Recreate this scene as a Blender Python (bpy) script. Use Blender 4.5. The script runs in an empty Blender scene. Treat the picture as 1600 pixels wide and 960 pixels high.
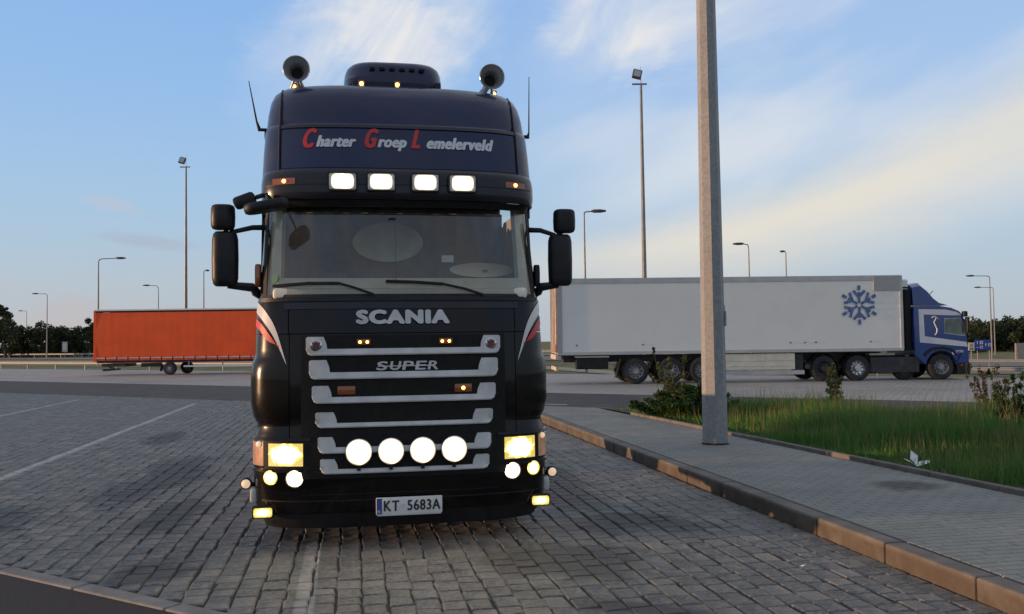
import bpy, bmesh, math, random
import numpy as np
from mathutils import Vector, Matrix
rnd = random.Random(7); nrs = np.random.RandomState(11)
S = bpy.context.scene; COL = S.collection
R_ = math.radians
# ------------------------------------------------------------------ camera
FPX, CAMH = 1400.0, 1.70
PITCH, ROLL, YAW = math.atan((534 - 480) / FPX), 0.013, math.atan(255 / FPX)
cam = bpy.data.cameras.new('camera'); cam.sensor_width = 36.0; cam.lens = 36.0 * FPX / 1600.0
cam.clip_start = 0.1; cam.clip_end = 6000.0
camo = bpy.data.objects.new('camera', cam); COL.objects.link(camo); S.camera = camo
_f = Vector((math.sin(YAW) * math.cos(PITCH), math.cos(YAW) * math.cos(PITCH), math.sin(PITCH)))
_r = Vector((math.cos(YAW), -math.sin(YAW), 0)); _u = _r.cross(_f)
_r2 = _r * math.cos(ROLL) - _u * math.sin(ROLL); _u2 = _u * math.cos(ROLL) + _r * math.sin(ROLL)
camo.matrix_world = Matrix(((_r2.x, _u2.x, -_f.x, 0), (_r2.y, _u2.y, -_f.y, 0), (_r2.z, _u2.z, -_f.z, CAMH), (0, 0, 0, 1)))
# ------------------------------------------------------------------ world, sun, exposure
SUN_EL = R_(3.0); SUN_AZ = math.atan2(-0.994, 0.11)          # clockwise from +Y
S.view_settings.view_transform = 'Standard'; S.view_settings.look = 'None'
S.view_settings.exposure = 0.0; S.view_settings.gamma = 1.0; S.view_settings.use_curve_mapping = False
try:
    S.cycles.max_bounces = 6; S.cycles.transparent_max_bounces = 12; S.cycles.use_denoising = True
    S.cycles.sample_clamp_indirect = 4.0
except Exception: pass

class X:                                                      # tiny node-math wrapper
    nt = None
    def __init__(s, sock): s.s = sock
    @staticmethod
    def m(op, *a, clamp=False):
        n = X.nt.nodes.new('ShaderNodeMath'); n.operation = op; n.use_clamp = clamp
        for i, v in enumerate(a):
            if isinstance(v, X): X.nt.links.new(v.s, n.inputs[i])
            else: n.inputs[i].default_value = v
        return X(n.outputs[0])
    def __add__(s, o): return X.m('ADD', s, o)
    __radd__ = __add__
    def __sub__(s, o): return X.m('SUBTRACT', s, o)
    def __rsub__(s, o): return X.m('SUBTRACT', o, s)
    def __mul__(s, o): return X.m('MULTIPLY', s, o)
    __rmul__ = __mul__
    def __truediv__(s, o): return X.m('DIVIDE', s, o)
    def clamp(s): return X.m('ADD', s, 0.0, clamp=True)
def sstep(x, a, b):
    n = X.nt.nodes.new('ShaderNodeMapRange'); n.interpolation_type = 'SMOOTHSTEP'
    X.nt.links.new(x.s, n.inputs[0]); n.inputs[1].default_value = a; n.inputs[2].default_value = b
    return X(n.outputs[0])
def vec(x, y, z):
    n = X.nt.nodes.new('ShaderNodeCombineXYZ')
    for i, v in enumerate((x, y, z)):
        if isinstance(v, X): X.nt.links.new(v.s, n.inputs[i])
        else: n.inputs[i].default_value = v
    return n.outputs[0]
def fbm(v, scale, detail=5.0, rough=0.55, dist=0.0):
    n = X.nt.nodes.new('ShaderNodeTexNoise'); X.nt.links.new(v, n.inputs['Vector'])
    n.inputs['Scale'].default_value = scale; n.inputs['Detail'].default_value = detail
    n.inputs['Roughness'].default_value = rough; n.inputs['Distortion'].default_value = dist
    return X(n.outputs[0])
def mixc(fac, a, b, mode='MIX'):
    n = X.nt.nodes.new('ShaderNodeMix'); n.data_type = 'RGBA'; n.blend_type = mode
    if isinstance(fac, X): X.nt.links.new(fac.s, n.inputs[0])
    else: n.inputs[0].default_value = fac
    for v, i in ((a, 6), (b, 7)):
        if isinstance(v, tuple): n.inputs[i].default_value = (*v, 1) if len(v) == 3 else v
        else: X.nt.links.new(v, n.inputs[i])
    return n.outputs[2]

def build_world():
    w = bpy.data.worlds.new("World"); S.world = w; w.use_nodes = True
    nt = w.node_tree; nt.nodes.clear(); X.nt = nt
    out = nt.nodes.new('ShaderNodeOutputWorld'); bg = nt.nodes.new('ShaderNodeBackground')
    sky = nt.nodes.new('ShaderNodeTexSky'); sky.sky_type = 'NISHITA'; sky.sun_disc = False
    sky.sun_elevation = SUN_EL; sky.sun_rotation = SUN_AZ; sky.air_density = 1.0; sky.dust_density = 0.4; sky.ozone_density = 2.0
    tc = nt.nodes.new('ShaderNodeTexCoord'); sp = nt.nodes.new('ShaderNodeSeparateXYZ'); nt.links.new(tc.outputs['Generated'], sp.inputs[0])
    x, y, z = (X(sp.outputs[i]) for i in range(3))
    DEG = 180 / math.pi
    el = X.m('ARCSINE', z) * DEG
    # rotate so that az = 0 is the viewing azimuth of the photograph
    c, s_ = math.cos(YAW), math.sin(YAW)
    az = X.m('ARCTAN2', x * c - y * s_, x * s_ + y * c) * DEG
    # sky colour by elevation, unseen zenith paled to neutralise the ambient light, values per unit of Background strength 0.1
    ramp = nt.nodes.new('ShaderNodeValToRGB'); cr = ramp.color_ramp
    e01 = (el / 90.0).clamp(); nt.links.new(e01.s, ramp.inputs[0])
    stops = [(0.0, (.54, .61, .68)), (4 / 90, (.53, .66, .79)), (9 / 90, (.45, .67, .93)), (15 / 90, (.37, .62, 1.0)), (22 / 90, (.31, .56, 1.0)), (45 / 90, (.34, .48, .74)), (1.0, (.34, .45, .64))]
    while len(cr.elements) < len(stops): cr.elements.new(0.5)
    for e, (p, col) in zip(cr.elements, stops): e.position = p; e.color = (*col, 1)
    sc = nt.nodes.new('ShaderNodeVectorMath'); sc.operation = 'SCALE'; nt.links.new(ramp.outputs[0], sc.inputs[0]); sc.inputs[3].default_value = 10.0
    base = mixc(0.80, sky.outputs[0], sc.outputs[0])
    # ---- clouds at infinity, laid out by azimuth and elevation
    v1 = vec(az * 0.10, el * 0.22, 0.0)
    n1 = fbm(v1, 2.0, 8, .6, .6); n2 = fbm(vec(az * .12 + el * .10, el * .30 - az * .04, 3.7), 3.2, 10, .62, .9)
    wig = (n1 - .5) * 6.0
    def blob(ax, ex, sx, sy, rot=0.0, lo=.25, hi=1.0, warp=1.0):
        dx = az - ax + wig * warp; dy = el - ex + (n2 - .5) * 5.0 * warp
        cr_, sr_ = math.cos(R_(rot)), math.sin(R_(rot))
        u = (dx * cr_ + dy * sr_) / sx; v = (dy * cr_ - dx * sr_) / sy
        return sstep(1.0 - (u * u + v * v), lo, hi)
    def streak(rot, sx, sy, seed, det=6, rough=.52, dist=.25):
        cr_, sr_ = math.cos(R_(rot)), math.sin(R_(rot))
        return fbm(vec((az * cr_ + el * sr_) * sx, (el * cr_ - az * sr_) * sy, seed), 1.0, det, rough, dist)
    st1 = sstep(streak(55, .07, .28, 1.3, 8, .58, .5), .34, .72)
    cA = blob(-8.5, 18.5, 10.0, 6.5, 40, -.3, 1.1) * (.16 + .62 * st1) + blob(-7.6, 19.3, 3.4, 4.4, 50, -.6, 1.2) * .40
    cB = blob(6.5, 19.5, 3.6, 4.4, 62, -.3, 1) * sstep(streak(62, .12, .36, 4.2, 7, .56), .30, .72) * .55
    cC = blob(15.0, 20.5, 9.0, 4.0, 14, -.3, 1) * sstep(streak(17, .06, .3, 6.2, 5), .30, .75) * .42
    azc = X.m('MINIMUM', X.m('MAXIMUM', az, -14.0), 48.0)
    n3 = fbm(vec(az * .07, el * .12, 5.5), 1.0, 3, .5)
    dist = el - (azc * 0.05 + azc * azc * 0.0062 + 5.0) + (n3 - .5) * 1.6 + (n2 - .5) * .9
    wid = azc * 0.055 + 1.5
    upp = 1.0 - sstep(dist / wid, -.2, 1.25); low = sstep(dist / wid, -2.2, .0)
    st2 = streak(14, .05, .38, 2.2, 4)
    cD = upp * low * (.55 + .75 * st2) * sstep(az, -6.0, 12.0) * (1.0 - sstep(az, 60.0, 90.0)) * 1.05
    # soft veil between the streaks on the right, grey cover added over the unseen dome to neutralise its light
    veil = (.14 + .50 * sstep(streak(20, .045, .14, 3.3, 4, .5), .36, .68)) * sstep(az, -4.0, 9.0) * sstep(el, 3.0, 12.0)
    rest = 1.0 - sstep(X.m('ABSOLUTE', az), 32.0, 60.0) * 1.0
    rest = rest * (1.0 - sstep(el, 26.0, 42.0))
    thin = (.30 + .70 * sstep(streak(25, .03, .10, 9.1, 6), .34, .66)) * (.03 + .0 * rest + .80 * (1.0 - rest)) * sstep(el, 2.0, 9.0)
    cE = blob(-26.4, 1.7, 3.2, 1.7, 0, 0, .9, .3) * .42
    cF = blob(-24.2, 8.3, 2.0, .55, -12, -.2, 1, .12) * .28; cG = blob(-22.2, 6.2, 3.2, .5, -5, -.2, 1, .12) * .40
    bright = (cA + cB + cC + veil * (1.0 - sstep(az, 60.0, 110.0))).clamp()
    warm = cD.clamp(); base = mixc(thin.clamp(), base, (4.9, 4.75, 4.7))
    col = mixc(bright, base, (8.3, 8.2, 8.15))
    col = mixc(warm * .90, col, (8.15, 7.55, 6.5))
    col = mixc(cE, col, (5.6, 4.9, 4.8)); col = mixc(cF, col, (6.2, 5.4, 5.6)); col = mixc(cG, col, (4.0, 4.2, 5.1))
    # a pinkish grey band of far cloud low down, strongest towards the left
    low_ = (1.0 - sstep(el, .5, 7.5)) * (.22 + .25 * sstep(n1, .35, .65))
    col = mixc(low_ * (.8 - .6 * sstep(az, -20.0, 25.0)), col, (5.4, 4.9, 4.9))
    nt.links.new(col, bg.inputs[0]); bg.inputs[1].default_value = 0.1
    nt.links.new(bg.outputs[0], out.inputs[0])
build_world()
sun = bpy.data.lights.new('sun', 'SUN'); sun.energy = 4.5; sun.angle = R_(0.6); sun.color = (1.0, 0.60, 0.33)
suno = bpy.data.objects.new('sun', sun); COL.objects.link(suno)
_sd = Vector((math.sin(SUN_AZ) * math.cos(SUN_EL), math.cos(SUN_AZ) * math.cos(SUN_EL), math.sin(SUN_EL)))
suno.rotation_euler = _sd.to_track_quat('Z', 'Y').to_euler(); suno.location = (-30, 0, 40)

# ------------------------------------------------------------------ materials
MATS = {}
def mat(name, col, rough=.6, metal=0.0, coat=0.0, var=0.0, vscale=8.0, bump=0.0, bscale=40.0, spec=.5, dirt=None, dscale=1.2, emit=None, estr=0.0, coords='Object', detail=6.0, alpha=1.0):
    m = bpy.data.materials.new(name); m.use_nodes = True; nt = m.node_tree; X.nt = nt
    b = nt.nodes['Principled BSDF']
    b.inputs['Base Color'].default_value = (*col, 1); b.inputs['Roughness'].default_value = rough
    b.inputs['Metallic'].default_value = metal; b.inputs['Coat Weight'].default_value = coat; b.inputs['Coat Roughness'].default_value = .06
    b.inputs['Specular IOR Level'].default_value = spec
    tc = nt.nodes.new('ShaderNodeTexCoord'); v = tc.outputs[coords]
    c = None
    if var:
        n = fbm(v, vscale, detail, .6)
        lo = tuple(x * (1 - var) for x in col); hi = tuple(min(1, x * (1 + var)) for x in col)
        c = mixc(sstep(n, .3, .7), lo, hi)
    if dirt:
        n = fbm(v, dscale, 8, .65, .5)
        c = mixc(sstep(n, .48, .75) * dirt[1], c if c else tuple(col), dirt[0])
    if c: nt.links.new(c, b.inputs['Base Color'])
    if bump:
        n = fbm(v, bscale, 6, .6); bp = nt.nodes.new('ShaderNodeBump'); bp.inputs['Strength'].default_value = bump; bp.inputs['Distance'].default_value = .01
        nt.links.new(n.s, bp.inputs['Height']); nt.links.new(bp.outputs[0], b.inputs['Normal'])
    if rough < .5 and rough > .08:
        n = fbm(v, 3.0, 5, .6); rr = sstep(n, .3, .75) * .14 + (rough - .04); nt.links.new(rr.s, b.inputs['Roughness'])
    if emit: b.inputs['Emission Color'].default_value = (*emit, 1); b.inputs['Emission Strength'].default_value = estr
    MATS[name] = m; return m

def lamp_mat(name, core, edge, strength, edge_k=.35, nz=.25):
    """lit lens: bright reflector core, dimmer coloured rim with facets"""
    m = bpy.data.materials.new(name); m.use_nodes = True; nt = m.node_tree; X.nt = nt
    b = nt.nodes['Principled BSDF']; b.inputs['Base Color'].default_value = (.5, .5, .45, 1); b.inputs['Roughness'].default_value = .12
    tc = nt.nodes.new('ShaderNodeTexCoord'); sp = nt.nodes.new('ShaderNodeSeparateXYZ'); nt.links.new(tc.outputs['Generated'], sp.inputs[0])
    u = X(sp.outputs[0]) * 2.0 - 1.0; w = X(sp.outputs[2]) * 2.0 - 1.0
    n = fbm(tc.outputs['Generated'], 4.0, 3, .5)
    r = X.m('SQRT', u * u + w * w) + (n - .5) * nz * 2
    k = 1.0 - sstep(r, .45, 1.02)
    c = mixc(k, edge, core); nt.links.new(c, b.inputs['Emission Color'])
    st = k * strength + edge_k; nt.links.new(st.s, b.inputs['Emission Strength'])
    MATS[name] = m; return m

paint = mat('truck_paint', (.0040, .0036, .0040), .22, coat=.40, var=.25, vscale=3, dirt=((.022, .019, .017), .3), dscale=2.2, spec=.12)
navy_skylit = mat('roof_paint_skylit', (.012, .020, .066), .30, coat=.5, var=.15, vscale=2, dirt=((.035, .04, .065), .25), dscale=1.6, spec=.2)  # truck paint with the sky's blue reflection put into its colour
visorm = mat('visor_paint', (.011, .012, .019), .28, coat=.4, dirt=((.03, .03, .032), .3), spec=.2)
plastic = mat('black_plastic', (.014, .014, .016), .45, var=.3, bump=.15, bscale=90, spec=.3)
meshm = mat('grille_backing', (.008, .0075, .007), .6, spec=.25, var=.4, vscale=20)
rubber = mat('rubber', (.02, .02, .021), .8, var=.3, vscale=12, bump=.3, dirt=((.09, .08, .07), .5))
silver = mat('silver_trim', (.58, .575, .565), .38, var=.12, vscale=6, dirt=((.38, .36, .33), .35), dscale=5)
chrome = mat('chrome', (.62, .62, .63), .16, metal=1.0)
steel = mat('galvanised_steel', (.27, .275, .28), .6, metal=.15, var=.16, vscale=22, bump=.12, bscale=60, dirt=((.20, .195, .185), .5), dscale=3)
darksteel = mat('chassis_steel', (.03, .03, .032), .6, var=.4, vscale=6, bump=.2, dirt=((.10, .085, .07), .5))
white_letter = mat('white_print', (.62, .63, .66), .4, var=.06)
red_letter = mat('red_print', (.55, .025, .03), .4, var=.1)
white_stripe = mat('silver_print', (.60, .58, .56), .3, coat=.6)
cream = mat('cream_interior', (.78, .74, .60), .7, var=.12, vscale=5)
curtain = mat('dark_curtain', (.24, .225, .215), .85, var=.2, vscale=4)
ovalm = mat('oval_panel', (.72, .74, .68), .5, var=.15, vscale=5)
paper = mat('paper', (.72, .75, .74), .7, var=.05)
green = mat('green_sticker', (.03, .16, .07), .5)
amber_off = mat('amber_lens', (.30, .075, .02), .2, coat=.6, var=.2)
amber_on = mat('amber_bulb', (.9, .5, .1), .3, emit=(1.0, .50, .10), estr=7.0)
pale_lens = mat('clear_lens', (.50, .27, .17), .15, coat=.8, var=.3, vscale=14, emit=(1.0, .55, .32), estr=.10)
side_lens = mat('side_lens', (.8, .6, .42), .2, coat=.6, emit=(1.0, .72, .45), estr=.55)
hl_yel = lamp_mat('lit_yellow_lens', (1.0, .92, .55), (1.0, .68, .02), 14.0, .68, .5)
fog_yel = lamp_mat('lit_yellow_fog', (1.0, .90, .40), (1.0, .70, .02), 5.0, .9, .4)
hl_wht = lamp_mat('lit_white_lens', (1.0, .93, .80), (1.0, .70, .40), 26.0, .85, .12)
bar_wht = lamp_mat('lit_roof_lens', (1.0, .96, .88), (1.0, .80, .55), 16.0, 1.2, .22)
lamp_glass = mat('lamp_reflector', (.42, .42, .42), .15, coat=1.0, var=.4, vscale=30)
plate_white = mat('plate_white', (.70, .69, .66), .45, var=.08)
plate_blue = mat('plate_blue', (.04, .08, .30), .45)
black_print = mat('black_print', (.02, .02, .022), .5)
# glass: clear, with the mirror reflection real glass has
def glass(name, tint, ior=1.5, rough=.01, boost=1.0):
    m = bpy.data.materials.new(name); m.use_nodes = True; nt = m.node_tree; X.nt = nt
    for n in list(nt.nodes):
        if n.type == 'BSDF_PRINCIPLED': nt.nodes.remove(n)
    o = [n for n in nt.nodes if n.type == 'OUTPUT_MATERIAL'][0]
    t = nt.nodes.new('ShaderNodeBsdfTransparent'); t.inputs[0].default_value = (*tint, 1)
    g = nt.nodes.new('ShaderNodeBsdfGlossy'); g.inputs['Roughness'].default_value = rough
    fr = nt.nodes.new('ShaderNodeFresnel'); fr.inputs[0].default_value = ior
    k = X(fr.outputs[0]) * boost
    dd_ = nt.nodes.new('ShaderNodeBsdfDiffuse'); dd_.inputs[0].default_value = (.62, .60, .54, 1); md = nt.nodes.new('ShaderNodeMixShader')
    gc = nt.nodes.new('ShaderNodeTexCoord'); nt.links.new((sstep(fbm(gc.outputs['Object'], 1.6, 7, .62), .25, .75) * .06 + .03).s, md.inputs[0]); nt.links.new(t.outputs[0], md.inputs[1]); nt.links.new(dd_.outputs[0], md.inputs[2])
    mx = nt.nodes.new('ShaderNodeMixShader'); nt.links.new(k.clamp().s, mx.inputs[0]); nt.links.new(md.outputs[0], mx.inputs[1]); nt.links.new(g.outputs[0], mx.inputs[2])
    nt.links.new(mx.outputs[0], o.inputs[0]); MATS[name] = m; return m
screen_glass = glass('windscreen_glass', (.90, .92, .88), 1.55, .01, 1.7)
side_glass = glass('window_glass', (.45, .55, .52), 1.6, .02, 1.6)

# ------------------------------------------------------------------ mesh helpers
class MB:
    def __init__(s): s.v = []; s.f = []
    def add(s, vs, fs):
        o = len(s.v); s.v += [tuple(v) for v in vs]; s.f += [tuple(i + o for i in f) for f in fs]; return s
    def box(s, c, d, rz=0.0, bev=0.0, rx=0.0, ry=0.0):
        if bev > 0:
            bm = bmesh.new(); bmesh.ops.create_cube(bm, size=1.0)
            for v in bm.verts: v.co = Vector((v.co.x * d[0], v.co.y * d[1], v.co.z * d[2]))
            bmesh.ops.bevel(bm, geom=bm.edges[:], offset=min(bev, min(d) * .45), segments=2, profile=.5, affect='EDGES')
            vs = [v.co.copy() for v in bm.verts]; bm.verts.index_update(); fs = [[v.index for v in f.verts] for f in bm.faces]; bm.free()
        else:
            hx, hy, hz = d[0] / 2, d[1] / 2, d[2] / 2
            vs = [Vector((sx * hx, sy * hy, sz * hz)) for sz in (-1, 1) for sy in (-1, 1) for sx in (-1, 1)]
            fs = [(0, 2, 3, 1), (4, 5, 7, 6), (0, 1, 5, 4), (2, 6, 7, 3), (0, 4, 6, 2), (1, 3, 7, 5)]
        M = Matrix.Rotation(rz, 3, 'Z') @ Matrix.Rotation(ry, 3, 'Y') @ Matrix.Rotation(rx, 3, 'X')
        c = Vector(c); return s.add([M @ v + c for v in vs], fs)
    def tube(s, pts, r, n=8, cap=True):
        pts = [Vector(p) for p in pts]; rs = r if isinstance(r, (list, tuple)) else [r] * len(pts)
        rings = []; up = None
        for i, p in enumerate(pts):
            t = (pts[min(i + 1, len(pts) - 1)] - pts[max(i - 1, 0)]).normalized()
            a = Vector((0, 0, 1)) if abs(t.z) < .9 else Vector((1, 0, 0))
            if up is not None: a = up
            x = t.cross(a).normalized(); yv = x.cross(t).normalized(); up = yv
            rings.append([p + (x * math.cos(2 * math.pi * (k + .5) / n) + yv * math.sin(2 * math.pi * (k + .5) / n)) * rs[i] for k in range(n)])
        return s.loft(rings, closed=True, cap=cap)
    def loft(s, rings, closed=True, cap=True):
        n = len(rings[0]); vs = [p for r in rings for p in r]; fs = []
        for i in range(len(rings) - 1):
            for k in range(n if closed else n - 1):
                a, b = i * n + k, i * n + (k + 1) % n
                fs.append((a, b, b + n, a + n))
        if cap and closed: fs.append(tuple(range(n - 1, -1, -1))); fs.append(tuple((len(rings) - 1) * n + k for k in range(n)))
        return s.add(vs, fs)
    def lathe(s, prof, axis_o, axis, n=20):
        """prof: (r, h) pairs along axis"""
        a = Vector(axis).normalized(); h = Vector((0, 0, 1)) if abs(a.z) < .9 else Vector((1, 0, 0))
        x = a.cross(h).normalized(); y = a.cross(x); o = Vector(axis_o)
        rings = [[o + a * hh + (x * math.cos(2 * math.pi * k / n) + y * math.sin(2 * math.pi * k / n)) * max(r, 1e-4) for k in range(n)] for r, hh in prof]
        return s.loft(rings, True, False)
    def prism(s, poly, d0, d1, fn):
        """polygon (a,b) extruded from d0 to d1; fn(a,b,d)->xyz"""
        n = len(poly); vs = [fn(a, b, d0) for a, b in poly] + [fn(a, b, d1) for a, b in poly]
        fs = [tuple(range(n)), tuple(range(2 * n - 1, n - 1, -1))] + [(k, k + n, (k + 1) % n + n, (k + 1) % n) for k in range(n)]
        return s.add(vs, fs)
    def grid(s, P):
        ni, nj = len(P), len(P[0]); vs = [p for r in P for p in r]
        return s.add(vs, [(i * nj + j, i * nj + j + 1, (i + 1) * nj + j + 1, (i + 1) * nj + j) for i in range(ni - 1) for j in range(nj - 1)])
    def mesh(s, name, smooth=False, ang=35):
        me = bpy.data.meshes.new(name); me.from_pydata([tuple(v) for v in s.v], [], s.f)
        bm = bmesh.new(); bm.from_mesh(me); bmesh.ops.recalc_face_normals(bm, faces=bm.faces[:]); bm.to_mesh(me); bm.free()
        if smooth:
            me.polygons.foreach_set('use_smooth', [True] * len(me.polygons))
            try: me.set_sharp_from_angle(angle=R_(ang))
            except Exception: pass
        return me
    def build(s, name, m, parent=None, smooth=False, ang=35, loc=None):
        o = bpy.data.objects.new(name, s.mesh(name, smooth, ang)); COL.objects.link(o)
        if m: o.data.materials.append(m)
        if parent: o.parent = parent
        if loc: o.location = loc
        return o
def npmesh(name, V, F, m=None, parent=None, smooth=False):
    """fast mesh from numpy arrays (all faces the same size)"""
    me = bpy.data.meshes.new(name); V = np.asarray(V, np.float32); F = np.asarray(F, np.int32); k = F.shape[1]
    me.vertices.add(len(V)); me.vertices.foreach_set('co', V.ravel())
    me.loops.add(F.size); me.loops.foreach_set('vertex_index', F.ravel())
    me.polygons.add(len(F)); me.polygons.foreach_set('loop_start', np.arange(0, F.size, k, dtype=np.int32)); me.polygons.foreach_set('loop_total', np.full(len(F), k, np.int32))
    me.update(calc_edges=True); me.validate()
    if not smooth: me.shade_flat()
    o = bpy.data.objects.new(name, me); COL.objects.link(o)
    if m: me.materials.append(m)
    if parent: o.parent = parent
    return o
def thing(name, label, cat, loc=(0, 0, 0), rz=0.0, group=None):
    o = bpy.data.objects.new(name, None); COL.objects.link(o); o.location = loc; o.rotation_euler = (0, 0, rz); o.empty_display_size = .3
    return tag(o, label, cat, group)
def tag(o, label=None, cat=None, group=None, kind=None):
    for k, v in (('label', label), ('category', cat), ('group', group), ('kind', kind)):
        if v: o[k] = v
    return o
def copy_tree(o, parent=None):
    kids = [c for c in bpy.data.objects if c.parent == o]
    c = o.copy(); COL.objects.link(c)
    if parent: c.parent = parent
    for k in kids: copy_tree(k, c)
    return c
def text_geo(txt, bold=0.0, space=1.0, res=4):
    cu = bpy.data.curves.new('t', 'FONT'); cu.body = txt; cu.size = 1.0; cu.offset = bold; cu.space_character = space; cu.resolution_u = res
    ob = bpy.data.objects.new('t', cu); COL.objects.link(ob); bpy.context.view_layer.update()
    me = bpy.data.meshes.new_from_object(ob.evaluated_get(bpy.context.evaluated_depsgraph_get()))
    vs = [tuple(v.co) for v in me.vertices]; fs = [tuple(p.vertices) for p in me.polygons]
    bpy.data.objects.remove(ob); bpy.data.curves.remove(cu); bpy.data.meshes.remove(me)
    xs = [v[0] for v in vs]; ys = [v[1] for v in vs]; x0, x1, y0, y1 = min(xs), max(xs), min(ys), max(ys)
    return [((v[0] - x0) / (x1 - x0), (v[1] - y0) / (y1 - y0)) for v in vs], fs
def text_part(name, txt, m, parent, box, fn, bold=0.0, shear=0.0, space=1.0, fit=None):
    """flat lettering stretched to box (u0,u1,z0,z1); fn(u,z)->xyz; bold = extra stroke width in metres, built from shifted layers"""
    vs, fs = text_geo(txt, 0.0, space); u0, u1, z0, z1 = box
    sh = [(0, 0)] + ([(math.cos(a) * bold, math.sin(a) * bold * .6) for a in [2 * math.pi * k / 8 for k in range(8)]] if bold > 0 else [])
    P, F = [], []
    for k, (dx, dz) in enumerate(sh):
        o = len(P)
        for a, b in vs:
            x, y, z = fn(u0 + bold + (u1 - u0 - 2 * bold) * a + shear * (z1 - z0) * b + dx, z0 + bold * .6 + (z1 - z0 - bold * 1.2) * b + dz); P.append((x, y - .0003 * k, z))
        F += [tuple(i + o for i in f) for f in fs]
    me = bpy.data.meshes.new(name); me.from_pydata(P, [], F); o = bpy.data.objects.new(name, me); COL.objects.link(o)
    me.materials.append(m); o.parent = parent; return o

# ------------------------------------------------------------------ place frames
CW, SW = math.cos(R_(42)), math.sin(R_(42))
def rd(s, t): return (CW * s + SW * t, -SW * s + CW * t)     # road frame: s along the road, t across it, away from the camera
def st(x, y): return (CW * x - SW * y, SW * x + CW * y)
def far(px, d):                                              # a spot seen in direction px at depth d
    l = (px - 800) / FPX * d
    return (l * math.cos(YAW) + d * math.sin(YAW), -l * math.sin(YAW) + d * math.cos(YAW))
def sm(x, a, b):
    t = max(0.0, min(1.0, (x - a) / (b - a))); return t * t * (3 - 2 * t)
def gz(x, y):                                                # lie of the land beyond the lorry park
    s, t = st(x, y); return -.06 - 1.15 * sm(t, 42.5, 52) * sm(s, -48, -20)
# ------------------------------------------------------------------ ground
def ground_mat():
    m = bpy.data.materials.new('dry_grass_ground'); m.use_nodes = True; nt = m.node_tree; X.nt = nt; b = nt.nodes['Principled BSDF']
    tc = nt.nodes.new('ShaderNodeTexCoord'); v = tc.outputs['Object']
    c = mixc(sstep(fbm(v, .35, 8, .65), .35, .65), (.13, .135, .055), (.28, .24, .13))
    c = mixc(sstep(fbm(v, 6, 6, .6), .4, .7) * .5, c, (.05, .06, .025))
    nt.links.new(c, b.inputs['Base Color']); b.inputs['Roughness'].default_value = 1.0; b.inputs['Specular IOR Level'].default_value = .1
    return m
gm = ground_mat()
ss = sorted(set([-2500, -1200, -600, -300, -200, -150, -120] + list(range(-100, 41, 5)) + [60, 100, 200, 400, 900, 2500]))
tt = sorted(set([-2500, -1000, -400, -150, -60, -20, 0, 10, 20, 30, 40] + [41 + i * 1.5 for i in range(9)] + [56, 60, 65, 70, 80, 100, 140, 200, 300, 500, 900, 1600, 3000]))
MB().grid([[(*rd(s, t), gz(*rd(s, t)) - .02) for t in tt] for s in ss]).build('ground', gm, smooth=True)['kind'] = 'structure'
def strip(name, t0, t1, s0, s1, z, m, n=1, kind='structure'):
    o = MB().grid([[(*rd(s0 + (s1 - s0) * i / n, t), (gz(*rd(s0 + (s1 - s0) * i / n, t)) + z) if z > 0.5 - 1e9 and n > 1 else z) for t in (t0, t1)] for i in range(n + 1)]).build(name, m)
    o['kind'] = kind; return o
asphalt = mat('asphalt', (.040, .041, .046), .85, var=.3, vscale=1.2, bump=.5, bscale=160, dirt=((.065, .062, .06), .6), dscale=.35)
asphalt_near = mat('fresh_asphalt', (.018, .018, .021), .85, var=.5, vscale=60, bump=.9, bscale=220)
concrete = mat('concrete', (.20, .195, .185), .85, var=.2, vscale=5, bump=.4, bscale=70, dirt=((.10, .095, .085), .6), dscale=1.6)
strip('access_road', 19.0, 25.8, -160, 60, 0.0, asphalt)
strip('near_road', -6.0, 3.78, -20, 20, -.004, asphalt_near)
def sett_far_mat():
    m = bpy.data.materials.new('distant_setts'); m.use_nodes = True; nt = m.node_tree; X.nt = nt; b = nt.nodes['Principled BSDF']
    tc = nt.nodes.new('ShaderNodeTexCoord'); v = tc.outputs['Object']
    br = nt.nodes.new('ShaderNodeTexBrick'); nt.links.new(v, br.inputs['Vector']); br.inputs['Scale'].default_value = 1.0
    br.inputs['Brick Width'].default_value = .26; br.inputs['Row Height'].default_value = .17; br.inputs['Mortar Size'].default_value = .012
    br.inputs['Color1'].default_value = (.40, .385, .36, 1); br.inputs['Color2'].default_value = (.31, .30, .285, 1); br.inputs['Mortar'].default_value = (.16, .15, .14, 1)
    c = mixc(sstep(fbm(v, .18, 6, .6, .6), .42, .72) * .45, br.outputs[0], (.15, .14, .13))
    nt.links.new(c, b.inputs['Base Color']); b.inputs['Roughness'].default_value = .8
    bp = nt.nodes.new('ShaderNodeBump'); bp.inputs['Strength'].default_value = .6; bp.inputs['Distance'].default_value = .02
    nt.links.new(br.outputs[1], bp.inputs['Height']); bp.invert = True; nt.links.new(bp.outputs[0], b.inputs['Normal'])
    return m
strip('far_lorry_park', 25.8, 40.9, -160, 60, -.004, sett_far_mat())
mk = mat('road_paint', (.55, .55, .53), .7, var=.2, vscale=5)
for s0 in (-12.3, -41.2, -53.0): strip('road_marking', 21.05, 21.17, s0, s0 + .95, .004, mk)
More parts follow.
